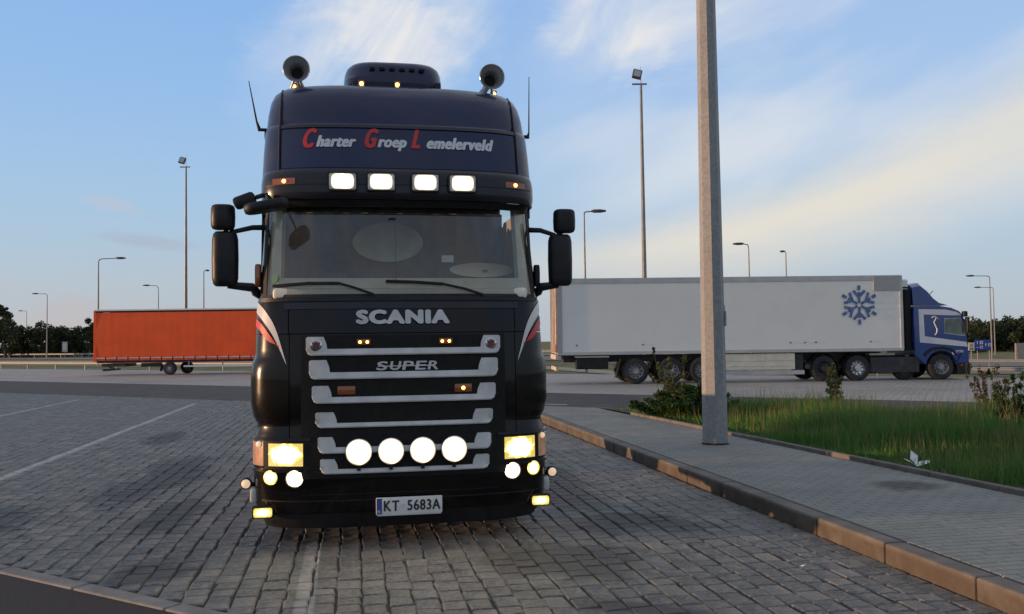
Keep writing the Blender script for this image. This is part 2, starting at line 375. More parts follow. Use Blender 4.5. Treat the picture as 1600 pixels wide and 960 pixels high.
# motorway beyond
def strip_g(name, t0, t1, s0, s1, z, m, n=60):
    o = MB().grid([[(*rd(s0 + (s1 - s0) * i / n, t), gz(*rd(s0 + (s1 - s0) * i / n, t)) + z) for t in (t0, t1)] for i in range(n + 1)]).build(name, m, smooth=True)
    o['kind'] = 'structure'; return o
moto = mat('motorway_asphalt', (.16, .15, .14), .85, var=.15, vscale=.5)
sand = mat('sandy_verge', (.34, .28, .19), .95, var=.25, vscale=.8)
strip_g('motorway', 76, 88, -260, 60, .03, moto); strip_g('sandy_path', 62, 66, -260, 60, .03, sand)
strip_g('motorway', 95, 107, -260, 60, .03, moto)

# ------------------------------------------------------------------ sett paving (individual stones)
def cam_px(x, y, z=0.0):
    d = np.stack([x, y, np.full_like(x, z - CAMH)], -1); f = d @ np.array(_f)
    return 800 + FPX * (d @ np.array(_r2)) / f, 480 - FPX * (d @ np.array(_u2)) / f, f
def sett_mat():
    m = bpy.data.materials.new('granite_sett'); m.use_nodes = True; nt = m.node_tree; X.nt = nt; b = nt.nodes['Principled BSDF']
    ge = nt.nodes.new('ShaderNodeNewGeometry'); v = ge.outputs['Position']
    oi = nt.nodes.new('ShaderNodeObjectInfo'); isl = X.m('FRACT', X(ge.outputs['Random Per Island']) + X(oi.outputs['Random']) * 17.31)
    k = fbm(v, 26.0, 8, .72) * .65 + fbm(v, 5.0, 6, .6) * .35
    c = mixc(sstep(k, .34, .64), (.052, .050, .046), (.235, .224, .200))
    c = mixc(isl * .35, c, (.135, .130, .122))
    c = mixc(sstep(X.m('FRACT', isl * 7.13), .70, 1.0) * .45, c, (.29, .255, .21))
    sx = nt.nodes.new('ShaderNodeSeparateXYZ'); nt.links.new(v, sx.inputs[0]); px, py = X(sx.outputs[0]), X(sx.outputs[1])
    # oil and tyre stains with a shape of their own
    n = fbm(v, .55, 6, .6, .8)
    def spot(cx, cy, rx, ry):
        a = (px - cx + (n - .5) * 1.6) / rx; q = (py - cy + (n - .5) * 2.2) / ry
        return 1.0 - sstep(a * a + q * q, .1, 1.1)
    st_ = (spot(-2.4, 12.3, .55, 2.6) + spot(-3.35, 17.5, .5, 1.5) + spot(1.6, 6.8, .8, .7) + spot(-1.7, 9.6, .4, 1.2) + spot(2.6, 8.0, .9, .5) + spot(2.3, 10.5, .5, 2.2) + spot(1.9, 5.6, .7, .35) + spot(-3.6, 9.2, .5, 1.6) + spot(-1.3, 7.4, .35, .5) + sstep(n, .55, .75) * .35).clamp()
    c = mixc(st_ * .80, c, (.038, .036, .034))
    # worn white bay lines painted across the stones
    wear = sstep(fbm(v, 9.0, 6, .65), .36, .60)
    line = None
    for lx, w0, y0, y1, a in ((-.30, .055, 0.0, 7.9, .36), (-4.47, .055, 5.0, 27.6, .66), (-8.63, .055, 5.0, 31.2, .6), (-12.8, .055, 5.0, 35.5, .6)):
        e = (1.0 - sstep(X.m('ABSOLUTE', px - lx), w0, w0 + .02)) * a * (1.0 - sstep(py, y1, y1 + .1))
        line = e if line is None else line + e
    c = mixc((line * (.35 + .65 * wear)).clamp(), c, (.56, .55, .52))
    nt.links.new(c, b.inputs['Base Color']); b.inputs['Roughness'].default_value = .62; b.inputs['Specular IOR Level'].default_value = .35
    h = fbm(v, 30.0, 8, .7); bp = nt.nodes.new('ShaderNodeBump'); bp.inputs['Strength'].default_value = .8; bp.inputs['Distance'].default_value = .012
    nt.links.new(h.s, bp.inputs['Height']); nt.links.new(bp.outputs[0], b.inputs['Normal'])
    return m
settm = sett_mat()
joint = mat('sett_joint_sand', (.042, .037, .031), .95, var=.4, vscale=9, bump=.5, bscale=80, dirt=((.03, .045, .015), .7), dscale=1.5)
pave = MB().grid([[(-45, 0, -.035), (3.95, 0, -.035)], [(-45, 62, -.035), (3.95, 62, -.035)]])
# bed under the stones, cut along the two roads
_a = [rd(s, t) for s, t in ((-60, 3.93), (60, 3.93), (60, 19.0), (-60, 19.0))]
bed = MB().add([(*rd(-46, 3.93), -.012), (3.95, (3.93 - SW * 3.95) / CW, -.012), (3.95, (19.0 - SW * 3.95) / CW, -.012), (*rd(-46, 19.0), -.012)], [(0, 1, 2, 3)]).build('sett_paving', joint)
tag(bed, kind='structure')
def sett_geo():
    Vs, cen = [], []
    W = .168
    cols = np.arange(-40 * 4, 24) * W + .0
    for ci in range(-160, 24):
        x0 = 3.93 - (24 - ci) * W
        if x0 > 3.8: continue
        ylo = (3.95 - SW * (x0 + W / 2)) / CW; yhi = (18.98 - SW * (x0 + W / 2)) / CW
        ylo = max(ylo, 3.0)
        if yhi <= ylo: continue
        y = ylo - nrs.rand() * .0
        wob = .012 * math.sin(ci * 1.7)
        while y < yhi - .1:
            L = min(nrs.uniform(.15, .27), yhi - y)
            cx, cy = x0 + W / 2, y + L / 2
            d = cx * _f.x + cy * _f.y
            if d > 4.3 and abs((cx * _r.x + cy * _r.y) / d) < .70: cen.append((cx + .010 * math.sin(cy * .9 + ci * .35) + .014 * math.sin(cy * .23 + ci * .31) + nrs.uniform(-.006, .006), cy, W + nrs.uniform(-.012, .006), L))
            y += L
    return np.array(cen)
C = sett_geo(); N = len(C)
def sett_mesh(C):
    N = len(C); g = nrs.uniform(.002, .010, (N, 4)); jj = lambda s: nrs.uniform(-s, s, (N, 4))
    hx, hy = C[:, 2] / 2, C[:, 3] / 2
    sx = np.array([-1, 1, 1, -1]); sy = np.array([-1, -1, 1, 1])
    z = nrs.uniform(-.003, .002, (N, 1)) + jj(.0016)
    outx = C[:, 0:1] + sx * (hx[:, None] - g * .45) + jj(.009); outy = C[:, 1:2] + sy * (hy[:, None] - g * .6) + jj(.012)
    inx = C[:, 0:1] + (outx - C[:, 0:1]) * .86; iny = C[:, 1:2] + (outy - C[:, 1:2]) * .90
    mz = np.full((N, 4), -.036)
    bot = np.stack([outx, outy, mz], -1); mid = np.stack([outx, outy, z - .006], -1); top = np.stack([inx, iny, z + .003], -1)
    ctr = np.stack([C[:, 0] + nrs.uniform(-.02, .02, N), C[:, 1] + nrs.uniform(-.03, .03, N), z.mean(1) + nrs.uniform(-.003, .002, N)], -1)[:, None]
    V = np.concatenate([bot, mid, top, ctr], 1)              # 13 verts each
    F4 = []
    for k in range(4):
        n = (k + 1) % 4
        F4 += [(k, n, 4 + n, 4 + k), (4 + k, 4 + n, 8 + n, 8 + k), (8 + k, 8 + n, 12, 12)]
    return V, F4
V, F4 = sett_mesh(C)
px, py, dd = cam_px(C[:, 0], C[:, 1]); inview = (px > -20) & (px < 1620) & (py < 975)
# stones hidden right under the truck do not count among the 300 that show largest
hid = (C[:, 1] > 8.2) & (np.abs(C[:, 0] - .465) < 1.25)
order = np.argsort(np.where(inview & ~hid, dd, 1e6)); single = set(order[:300].tolist())
def faces_of(F4):
    return [tuple(dict.fromkeys(f)) for f in F4]
FF = faces_of(F4)
for i in order[:300]:
    me = bpy.data.meshes.new('sett'); me.from_pydata(V[i].tolist(), [], FF); me.polygons.foreach_set('use_smooth', [False] * 4 + [True] * 0 + [False] * (len(FF) - 4)); me.materials.append(settm)
    o = bpy.data.objects.new('sett', me); COL.objects.link(o); o.parent = bed
rest = np.array([i for i in range(N) if i not in single])
VR = V[rest].reshape(-1, 3); quads = np.array([f for f in FF if len(f) == 4]); tris = np.array([f for f in FF if len(f) == 3])
off = (np.arange(len(rest)) * 13)[:, None, None]
me = bpy.data.meshes.new('sett_surface')
fl = np.concatenate([(quads[None] + off).reshape(-1), (tris[None] + off).reshape(-1)]).astype(np.int32)
nq, ntv = len(rest) * len(quads), len(rest) * len(tris)
me.vertices.add(len(VR)); me.vertices.foreach_set('co', VR.astype(np.float32).ravel()); me.loops.add(len(fl)); me.loops.foreach_set('vertex_index', fl)
me.polygons.add(nq + ntv); me.polygons.foreach_set('loop_start', np.concatenate([np.arange(nq) * 4, nq * 4 + np.arange(ntv) * 3]).astype(np.int32)); me.polygons.foreach_set('loop_total', np.concatenate([np.full(nq, 4), np.full(ntv, 3)]).astype(np.int32))
me.update(calc_edges=True); me.shade_flat(); me.materials.append(settm)
o = bpy.data.objects.new('sett_surface', me); COL.objects.link(o); o.parent = bed; o['kind'] = 'stuff'

# concrete edging between the paving and the near asphalt
edging = tag(thing('road_edging', None, None), kind='structure')
for i in range(24):
    s0 = -14 + i * 1.0
    c = rd(s0 + .5, 3.855); MB().box((c[0], c[1], -.06), (.985, .145, .14), rz=-R_(42), bev=.012).build('edging_stone', concrete, edging)

# ------------------------------------------------------------------ pavement on the right
walk = MB().add([(4.13, 2.0, .112), (6.6, 2.0, .112), (5.70, (18.9 - SW * 5.70) / CW, .112), (4.13, (18.9 - SW * 4.13) / CW, .112)], [(0, 1, 2, 3)]).build('footpath', mat('footpath_sand', (.08, .075, .065), .95, var=.3), None)
tag(walk, kind='structure')
def edge_x(y): return 6.42 - (y - 7.0) * .062
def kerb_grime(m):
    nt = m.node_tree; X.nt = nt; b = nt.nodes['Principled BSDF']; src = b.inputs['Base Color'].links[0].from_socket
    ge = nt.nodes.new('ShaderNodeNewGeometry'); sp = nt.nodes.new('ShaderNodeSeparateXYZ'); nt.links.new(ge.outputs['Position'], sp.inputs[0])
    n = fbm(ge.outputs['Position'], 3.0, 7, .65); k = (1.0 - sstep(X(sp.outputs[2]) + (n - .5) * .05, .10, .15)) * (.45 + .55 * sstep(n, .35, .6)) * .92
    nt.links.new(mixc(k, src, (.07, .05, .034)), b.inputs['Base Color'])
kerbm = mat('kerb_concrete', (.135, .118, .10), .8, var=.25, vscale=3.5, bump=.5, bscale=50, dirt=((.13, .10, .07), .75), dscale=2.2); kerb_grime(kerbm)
paverm = None
def paver_mat():
    m = bpy.data.materials.new('concrete_paver'); m.use_nodes = True; nt = m.node_tree; X.nt = nt; b = nt.nodes['Principled BSDF']
    ge = nt.nodes.new('ShaderNodeNewGeometry'); v = ge.outputs['Position']; isl = X(ge.outputs['Random Per Island'])
    c = mixc(sstep(fbm(v, 1.1, 7, .62), .3, .7), (.18, .187, .165), (.255, .26, .23))
    c = mixc(isl * .3, c, (.20, .20, .19)); c = mixc(sstep(fbm(v, 30, 4, .6), .4, .7) * .25, c, (.13, .13, .12))
    sx = nt.nodes.new('ShaderNodeSeparateXYZ'); nt.links.new(v, sx.inputs[0]); px, py = X(sx.outputs[0]), X(sx.outputs[1]); n = fbm(v, 1.6, 6, .6, .8)
    a = (px - 5.75 + (n - .5) * .9) / .5; q = (py - 8.55 + (n - .5) * .7) / .38
    c = mixc((1.0 - sstep(a * a + q * q, .1, 1.0)) * .8, c, (.05, .046, .038))
    nt.links.new(c, b.inputs['Base Color']); b.inputs['Roughness'].default_value = .8
    bp = nt.nodes.new('ShaderNodeBump'); bp.inputs['Strength'].default_value = .3; bp.inputs['Distance'].default_value = .006
    nt.links.new(fbm(v, 90, 4, .6).s, bp.inputs['Height']); nt.links.new(bp.outputs[0], b.inputs['Normal']); return m
paverm = paver_mat()
cen = []
for r in range(0, 190):
    y = 3.2 + r * .1
    x = 4.14 + (.1 if r % 2 else 0.0) - .0
    if r % 2: cen.append((4.14 + .05, y + .05, .1, .1))
    while x < edge_x(y) - .02:
        L = min(.2, edge_x(y) - .012 - x)
        if L > .03 and SW * (x + L) + CW * (y + .1) < 18.75: cen.append((x + L / 2, y + .05, L, .1))
        x += .2
P = np.array(cen); M_ = len(P); g = .0035
sx = np.array([-1, 1, 1, -1]); sy = np.array([-1, -1, 1, 1])
ox = P[:, 0:1] + sx * (P[:, 2:3] / 2 - g); oy = P[:, 1:2] + sy * (P[:, 3:4] / 2 - g)
ix = P[:, 0:1] + sx * (P[:, 2:3] / 2 - g - .005); iy = P[:, 1:2] + sy * (P[:, 3:4] / 2 - g - .005)
zz = .150 + nrs.uniform(-.0012, .0012, (M_, 1)) + nrs.uniform(-.0003, .0003, (M_, 4))
VP = np.concatenate([np.stack([ox, oy, np.full((M_, 4), .110)], -1), np.stack([ox, oy, zz - .005], -1), np.stack([ix, iy, zz], -1)], 1)
PF = []
for k in range(4):
    n = (k + 1) % 4; PF += [(k, n, 4 + n, 4 + k), (4 + k, 4 + n, 8 + n, 8 + k)]
PF.append((8, 9, 10, 11))
ppx, ppy, pd = cam_px(P[:, 0], P[:, 1], .15); pin = (ppx > -10) & (ppx < 1610) & (ppy < 965)
po = np.argsort(np.where(pin, pd, 1e6)); psing = set(po[:300].tolist())
for i in po[:300]:
    me = bpy.data.meshes.new('paver'); me.from_pydata(VP[i].tolist(), [], PF); me.materials.append(paverm)
    o = bpy.data.objects.new('paver', me); COL.objects.link(o); o.parent = walk
pr = np.array([i for i in range(M_) if i not in psing])
o = npmesh('paver_surface', VP[pr].reshape(-1, 3), (np.array(PF)[None] + (np.arange(len(pr)) * 12)[:, None, None]).reshape(-1, 4), paverm, walk); o['kind'] = 'stuff'
kerb = tag(thing('kerb', None, None), kind='structure')
y = 2.2
while SW * 4.0 + CW * (y + 1.0) < 19.6:
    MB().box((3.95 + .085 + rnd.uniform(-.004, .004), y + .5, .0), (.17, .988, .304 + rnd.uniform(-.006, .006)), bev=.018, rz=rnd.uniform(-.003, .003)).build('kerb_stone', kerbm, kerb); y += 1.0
gutter = tag(thing('grass_edging', None, None), kind='structure')
y = 3.0
while y < 17.9:
    xa, xb = edge_x(y), edge_x(y + 1.0)
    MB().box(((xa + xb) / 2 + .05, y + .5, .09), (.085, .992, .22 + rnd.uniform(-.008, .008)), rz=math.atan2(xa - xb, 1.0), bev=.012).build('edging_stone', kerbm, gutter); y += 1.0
# far end: low kerb where pavement and grass meet the road
endk = tag(thing('kerb', None, None), kind='structure')
for i in range(30):
    s0, t0 = st(4.0, (18.88 - SW * 4.0) / CW); c = rd(s0 + .5 + i, 18.90)
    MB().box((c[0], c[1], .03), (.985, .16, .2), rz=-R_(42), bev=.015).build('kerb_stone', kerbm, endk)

# ------------------------------------------------------------------ grass strip
verge = MB().add([(edge_x(0) + .1, 0, .14), (40, 0, .14), (40, (18.8 - SW * 40) / CW, .14), (edge_x(18) + .1, (18.8 - SW * edge_x(18)) / CW - .1, .14)], [(0, 1, 2, 3)])
verge = MB().add([(edge_x(2) + .09, 2, .13), (12.0, 2, .13), (24, (18.8 - SW * 24) / CW, .13), (edge_x(18) + .09, (18.8 - SW * edge_x(18)) / CW - .1, .13)], [(0, 1, 2, 3)]).build('verge_soil', mat('verge_soil', (.06, .05, .035), 1.0, var=.4, vscale=6, dirt=((.16, .12, .07), .6), dscale=2), None)
verge['kind'] = 'structure'
def leaf_mat(name, a, b_, dry, k=.3, rough=.6, sc=1.0):
    m = bpy.data.materials.new(name); m.use_nodes = True; nt = m.node_tree; X.nt = nt; b = nt.nodes['Principled BSDF']
    ge = nt.nodes.new('ShaderNodeNewGeometry'); v = ge.outputs['Position']; isl = X(ge.outputs['Random Per Island'])
    c = mixc(isl, a, b_); c = mixc(sstep(fbm(v, sc, 4, .6), .45, .7) * k, c, dry)
    nt.links.new(c, b.inputs['Base Color']); b.inputs['Roughness'].default_value = rough; b.inputs['Specular IOR Level'].default_value = .25
    o = [n for n in nt.nodes if n.type == 'OUTPUT_MATERIAL'][0]; tr = nt.nodes.new('ShaderNodeBsdfTranslucent'); nt.links.new(c, tr.inputs[0])
    mx = nt.nodes.new('ShaderNodeMixShader'); mx.inputs[0].default_value = .38; nt.links.new(b.outputs[0], mx.inputs[1]); nt.links.new(tr.outputs[0], mx.inputs[2]); nt.links.new(mx.outputs[0], o.inputs[0])
    return m
grassm = leaf_mat('grass_blade', (.055, .155, .028), (.11, .25, .055), (.22, .24, .08), .55, .7, 1.3)
drym = leaf_mat('seed_stalk', (.17, .16, .06), (.25, .21, .10), (.12, .17, .05), .5, .8, 2)
def blades(name, n, area, hfun, wid, m, lean=.35, seg=2):
    pts = area(n); n = len(pts); h = hfun(pts) ; a = nrs.rand(n) * 2 * np.pi; w = wid * nrs.uniform(.6, 1.4, n)
    la = nrs.rand(n) * 2 * np.pi; ld = lean * h * nrs.uniform(.2, 1.0, n)
    dx, dy = np.cos(a) * w, np.sin(a) * w; lx, ly = np.cos(la) * ld, np.sin(la) * ld
    z0 = pts[:, 2]
    b0 = np.stack([pts[:, 0] - dx, pts[:, 1] - dy, z0], -1); b1 = np.stack([pts[:, 0] + dx, pts[:, 1] + dy, z0], -1)
    m0 = np.stack([pts[:, 0] - dx * .7 + lx * .35, pts[:, 1] - dy * .7 + ly * .35, z0 + h * .6], -1); m1 = np.stack([pts[:, 0] + dx * .7 + lx * .35, pts[:, 1] + dy * .7 + ly * .35, z0 + h * .6], -1)
    t0 = np.stack([pts[:, 0] - dx * .1 + lx, pts[:, 1] - dy * .1 + ly, z0 + h], -1); t1 = np.stack([pts[:, 0] + dx * .1 + lx, pts[:, 1] + dy * .1 + ly, z0 + h], -1)
    V = np.stack([b0, b1, m0, m1, t0, t1], 1).reshape(-1, 3); o = (np.arange(n) * 6)[:, None]
    F = np.concatenate([o + np.array([0, 1, 3, 2]), o + np.array([2, 3, 5, 4])], 0)
    ob = npmesh(name, V, F, m); return ob
def clumpn(x, y, s=1.0):
    return (np.sin(x * 1.7 * s + 1.3 * np.sin(y * 1.1 * s)) + np.sin(y * 2.3 * s + 1.7 * np.sin(x * .9 * s)) + np.sin((x + y) * 3.7 * s)) / 3
def verge_area(n):
    x = nrs.uniform(5.6, 20, n * 3); y = nrs.uniform(3.0, 19.5, n * 3)
    tx = SW * x + CW * y; ex = 6.42 - (y - 7.0) * .062 + .10
    bare = (x - ex) < .32 + .22 * clumpn(x * .3, y, 1.4)
    d = x * _f.x + y * _f.y; ok = (x > ex) & (tx < 18.7) & ~(bare & (nrs.rand(len(x)) < .82)) & (d > 4) & ((x * _r.x + y * _r.y) / d < .68)
    ok &= nrs.rand(len(x)) < (12.0 / np.maximum(d, 5)) ** .6
    p = np.stack([x[ok], y[ok], np.full(ok.sum(), .13)], -1)[:n]; return p
def vh(p):
    ex = 6.42 - (p[:, 1] - 7.0) * .062
    return np.clip((.20 + .16 * clumpn(p[:, 0], p[:, 1])), .07, .5) * nrs.uniform(.5, 1.3, len(p)) * np.clip(.45 + (p[:, 0] - ex) * .55, .4, 1.35)
tag(blades('grass', 75000, verge_area, vh, .006, grassm, .45), 'green unmown grass growing beside the footpath', 'grass', kind='stuff')
tag(blades('grass_stalk', 6000, verge_area, lambda p: vh(p) * 1.1 + .22, .0035, drym, .25), 'dry seed stalks standing in the unmown grass', 'grass', kind='stuff')
def foliage(mb_n, centers, radii, leaf, flat=1.0):
    """leaf quads scattered through ellipsoidal clumps"""
    Vs = []
    k = len(centers); idx = nrs.randint(0, k, mb_n); c = np.array(centers)[idx]; r = np.array(radii)[idx]
    d = nrs.normal(size=(mb_n, 3)); d /= np.linalg.norm(d, axis=1)[:, None]; rad = nrs.rand(mb_n) ** (1 / 2.2)
    p = c + d * r * rad[:, None]
    a = nrs.normal(size=(mb_n, 3)); a /= np.linalg.norm(a, axis=1)[:, None]; b = np.cross(a, nrs.normal(size=(mb_n, 3))); b /= np.linalg.norm(b, axis=1)[:, None]
    s = leaf * nrs.uniform(.5, 1.3, (mb_n, 1)); b *= s; a *= s * .6
    V = np.stack([p - b, p - a * .9, p + b, p + a * .9], 1).reshape(-1, 3)
    return V, np.arange(mb_n * 4).reshape(-1, 4)
bushm = leaf_mat('bush_leaf', (.018, .052, .012), (.042, .09, .020), (.03, .075, .018), .4, .55, 2)
weedm = leaf_mat('weed_leaf', (.055, .085, .03), (.10, .12, .045), (.13, .09, .05), .5, .7, 3)
docum = leaf_mat('withered_leaf', (.075, .065, .035), (.11, .085, .05), (.06, .07, .03), .4, .8, 3)
stemm = mat('plant_stem', (.10, .085, .05), .8)
barkm = mat('bark', (.07, .055, .04), .9, var=.3, vscale=4, bump=.5)
def weed(x, y, h, w, n, m, label, cat, leaf=.035, stems=5, bushy=False):
    t = thing('bush' if bushy else 'weed', label, cat, (x, y, .13))
    cs, rs, sb = [], [], MB()
    for i in range(stems):
        a = rnd.uniform(0, 6.28); rr = rnd.uniform(.0, 1) ** .5 * w; hh = h * rnd.uniform(.55, 1.0)
        if bushy: hh = h * (1.0 - .6 * (rr / w) ** 1.5) * rnd.uniform(.75, 1.05)
        bx, by = math.cos(a) * rr * .35, math.sin(a) * rr * .35; tx, ty = math.cos(a) * rr, math.sin(a) * rr
        pts = [(bx, by, 0), (bx * .4 + tx * .6, by * .4 + ty * .6, hh * .55), (tx, ty, hh)]
        sb.tube(pts, [.008, .006, .002], 5)
        q = 7 if bushy else 6
        for j in range(q):
            f = (j + .7) / q; px = bx + (tx - bx) * f; py = by + (ty - by) * f
            rr2 = (w * .20 if bushy else rnd.uniform(.04, .12)) * (1.2 - .8 * f); o_ = 0 if bushy else rr2 * .9; cs.append((px + rnd.uniform(-o_, o_), py + rnd.uniform(-o_, o_), hh * f * (1 if bushy else rnd.uniform(.85, 1.08)))); rs.append((rr2, rr2, hh / q * (.8 if bushy else .45)))
    sb.build('stem', stemm, t)
    V, F = foliage(n, cs, rs, leaf); npmesh('foliage', V, F, m, t)
    return t
bx, by = 5.95, 16.75
weed(bx + .75, by + .45, .80, 1.15, 22000, bushm, 'dense dark green bush growing left of the near lamp post', 'bush', .032, 34, True)
weed(6.5, 17.1, 1.35, .55, 1300, weedm, 'tall loose weed rising out of the dark bush by the lamp post', 'weed', .04, 9)
weed(*far(1298, 18.6), 1.08, .24, 1700, weedm, 'slender upright weed in the grass in front of the drive wheels of the blue lorry', 'weed', .032, 9)
weed(*far(1545, 17.0), 1.05, .46, 2600, docum, 'brown withered weed with curling leaves in the grass below the road signs', 'weed', .026, 16)
weed(*far(1592, 13.2), 1.05, .42, 4500, bushm, 'dark leafy weed at the right edge of the photo in the grass', 'weed', .03, 18)

# litter
lt = MB()
for a, l, w_, up in ((2.7, .15, .075, .10), (1.8, .09, .065, .19), (.2, .20, .075, .075)):
    ca, sa = math.cos(a), math.sin(a)
    p = [(0, 0, .012), (ca * l * .5 - sa * w_, sa * l * .5 + ca * w_, up * .45 + .02), (ca * l, sa * l, up), (ca * l * .55 + sa * w_, sa * l * .55 - ca * w_, up * .6 + .012)]
    lt.add(p + [(q[0], q[1], q[2] + .004) for q in p], [(0, 1, 2, 3), (7, 6, 5, 4), (0, 4, 5, 1), (1, 5, 6, 2), (2, 6, 7, 3), (3, 7, 4, 0)])
lx, ly = 6.62, 9.66
tag(lt.build('litter', mat('white_paper', (.74, .74, .76), .7, var=.05), None, loc=(lx, ly, .145)), 'crumpled white scrap of paper lying at the edge of the grass', 'litter')
lt = MB().box((0, 0, .006), (.035, .02, .004), rz=.4); tag(lt.build('litter', MATS['white_paper'], None, loc=(3.32, 6.25, .0)), 'tiny white scrap lying on the setts near the kerb', 'litter')

# ------------------------------------------------------------------ the black truck
TX, TY = .465, 7.6
truck = thing('truck', 'black tractor lorry parked facing the camera with its headlights and roof lamps lit', 'lorry', (TX, TY, 0))
PEXP, DEP = 3.2, .52
KF = [(.15, 1.205, .09), (.24, 1.245, .05), (.34, 1.265, .015), (.55, 1.278, 0.0), (.76, 1.282, 0.0), (.90, 1.278, 0.0), (.96, 1.262, .012), (1.02, 1.245, .02), (1.09, 1.285, .02), (1.2, 1.305, .015), (1.46, 1.305, .02), (1.54, 1.295, .022), (1.60, 1.268, .025), (1.75, 1.263, .035), (2.1, 1.250, .10), (2.93, 1.20, .30), (3.4, 1.2, .40)]
def lerp_tab(T, z):
    if z <= T[0][0]: return T[0][1:]
    for a, b in zip(T, T[1:]):
        if z <= b[0]:
            k = (z - a[0]) / (b[0] - a[0]); k = k * k * (3 - 2 * k) if False else k
            return tuple(p + (q - p) * k for p, q in zip(a[1:], b[1:]))
    return T[-1][1:]
def Yf(u, z, T=KF, off=0.0):
    W, F = lerp_tab(T, z); r = min(.9995, abs(u) / W)
    return F + DEP * (1 - (1 - r ** PEXP) ** (1 / PEXP)) + off
def arc(z, u0, u1, n, T=KF, off=0.0):
    """points along the plan outline at height z between u0 and u1 (|u|>=W means past the corner: 1.0 + metres down the side)"""
    W, F = lerp_tab(T, z); W -= off * .0; pts = []
    def th(u): r = max(-1, min(1, u / W)); return math.copysign(math.asin(abs(r) ** (PEXP / 2)), r)
    a0, a1 = th(u0), th(u1)
    for i in range(n + 1):
        a = a0 + (a1 - a0) * i / n; s, c = abs(math.sin(a)), max(0.0, math.cos(a))
        x = W * math.copysign(s ** (2 / PEXP), a); y = F + DEP * (1 - c ** (2 / PEXP))
        nx, ny = math.copysign(s ** (2 - 2 / PEXP), a) / W, -(c ** (2 - 2 / PEXP)) / DEP; l = math.hypot(nx, ny) or 1
        pts.append((x - nx / l * off, y - ny / l * off))
    return pts
def patch(mb, z0, z1, u0, u1, T=KF, off=0.0, nz=6, nu=12, side=0.0, thick=.04, zs=None):
    """a panel of bodywork; side = metres it runs on down the flank past |u|=W"""
    zs = zs or [z0 + (z1 - z0) * i / nz for i in range(nz + 1)]
    rows, inner = [], []
    for z in zs:
        p = arc(z, u0, u1, nu, T, off)
        q = arc(z, u0, u1, nu, T, off + thick)
        if side:
            if u1 > 1.15: p = p + [(p[-1][0], p[-1][1] + side * k / 3) for k in (1, 2, 3)]; q = q + [(q[-1][0], q[-1][1] + side * k / 3) for k in (1, 2, 3)]
            if u0 < -1.15: p = [(p[0][0], p[0][1] + side * k / 3) for k in (3, 2, 1)] + p; q = [(q[0][0], q[0][1] + side * k / 3) for k in (3, 2, 1)] + q
        rows.append([(x, y, z) for x, y in p]); inner.append([(x, y, z) for x, y in q])
    mb.grid(rows)
    per = rows[0] + [r[-1] for r in rows[1:]] + rows[-1][-2::-1] + [r[0] for r in rows[-2:0:-1]]
    pin = inner[0] + [r[-1] for r in inner[1:]] + inner[-1][-2::-1] + [r[0] for r in inner[-2:0:-1]]
    n = len(per); mb.add(per + pin, [(k, (k + 1) % n, n + (k + 1) % n, n + k) for k in range(n)])
    return mb
def zlist(*a): return list(a)
def tpart(mb, name, m, parent=truck, smooth=True, ang=40, label=None):
    o = mb.build(name, m, parent, smooth, ang)
    if label: o['label'] = label
    return o
# body panels
tpart(patch(MB(), .30, .88, -2, 2, nz=8, nu=48, side=.45), 'bumper', paint)
tpart(patch(MB(), .16, .292, -2, 2, off=.02, nz=3, nu=40, side=.35), 'bumper_lip', plastic)
tpart(patch(MB(), 1.790, 2.10, -.962, .962, nz=6, nu=24), 'bonnet_lid', paint)
tpart(patch(MB(), .888, 1.783, -.955, .955, nz=8, nu=24), 'grille_panel', paint)
for s in (-1, 1):
    a, b = (.962, 2) if s > 0 else (-2, -.962)
    tpart(patch(MB(), 0, 0, a, b, nu=18, side=.5, zs=[.888, .92, .96, 1.0, 1.03, 1.06, 1.09, 1.14, 1.2, 1.3, 1.4, 1.46, 1.5, 1.54, 1.57, 1.60, 1.65, 1.783]), 'corner_panel', paint)
    a, b = (.970, 2) if s > 0 else (-2, -.970)
    tpart(patch(MB(), 1.790, 2.10, a, b, nu=14, nz=6, side=.5), 'wind_deflector', paint)
# lower lines pressed into the bumper
tpart(patch(MB(), .395, .407, -1.19, 1.19, off=-.004, nz=1, nu=30, thick=.006), 'bumper_crease', plastic)
# cab behind the front: doors, roof sides, back wall
for s in (-1, 1):
    d = MB().box((s * 1.235, 1.20, 1.55), (.06, .86, 1.12), bev=.02); d.box((s * 1.225, 1.95, 1.75), (.055, .62, 1.5), bev=.02)
    dp = tpart(d, 'door', paint); dp2 = MB().box((s * 1.205, 1.2, 2.5), (.02, .82, .74)); tpart(dp2, 'side_window', side_glass, dp, False)
    f = MB().box((s * 1.215, .76, 2.5), (.05, .07, .80), rx=-.2); f.box((s * 1.21, 1.65, 2.5), (.05, .10, .78)); f.box((s * 1.205, 1.2, 2.91), (.06, .95, .08)); f.box((s * 1.215, 1.95, 2.7), (.05, .62, .5)); tpart(f, 'window_frame', paint, dp, False)
    tpart(MB().box((s * 1.262, 1.5, 1.6), (.03, .16, .03), bev=.008), 'door_handle', plastic, dp)
tpart(MB().box((0, 2.27, 2.05), (2.42, .06, 2.35), bev=.02), 'back_wall', paint)
tpart(MB().box((0, 1.5, 1.06), (2.36, 1.5, .10)), 'cab_floor', darksteel, smooth=False)
tpart(MB().box((0, .62, 1.4), (1.9, .10, 1.1)), 'bulkhead', meshm, smooth=False)
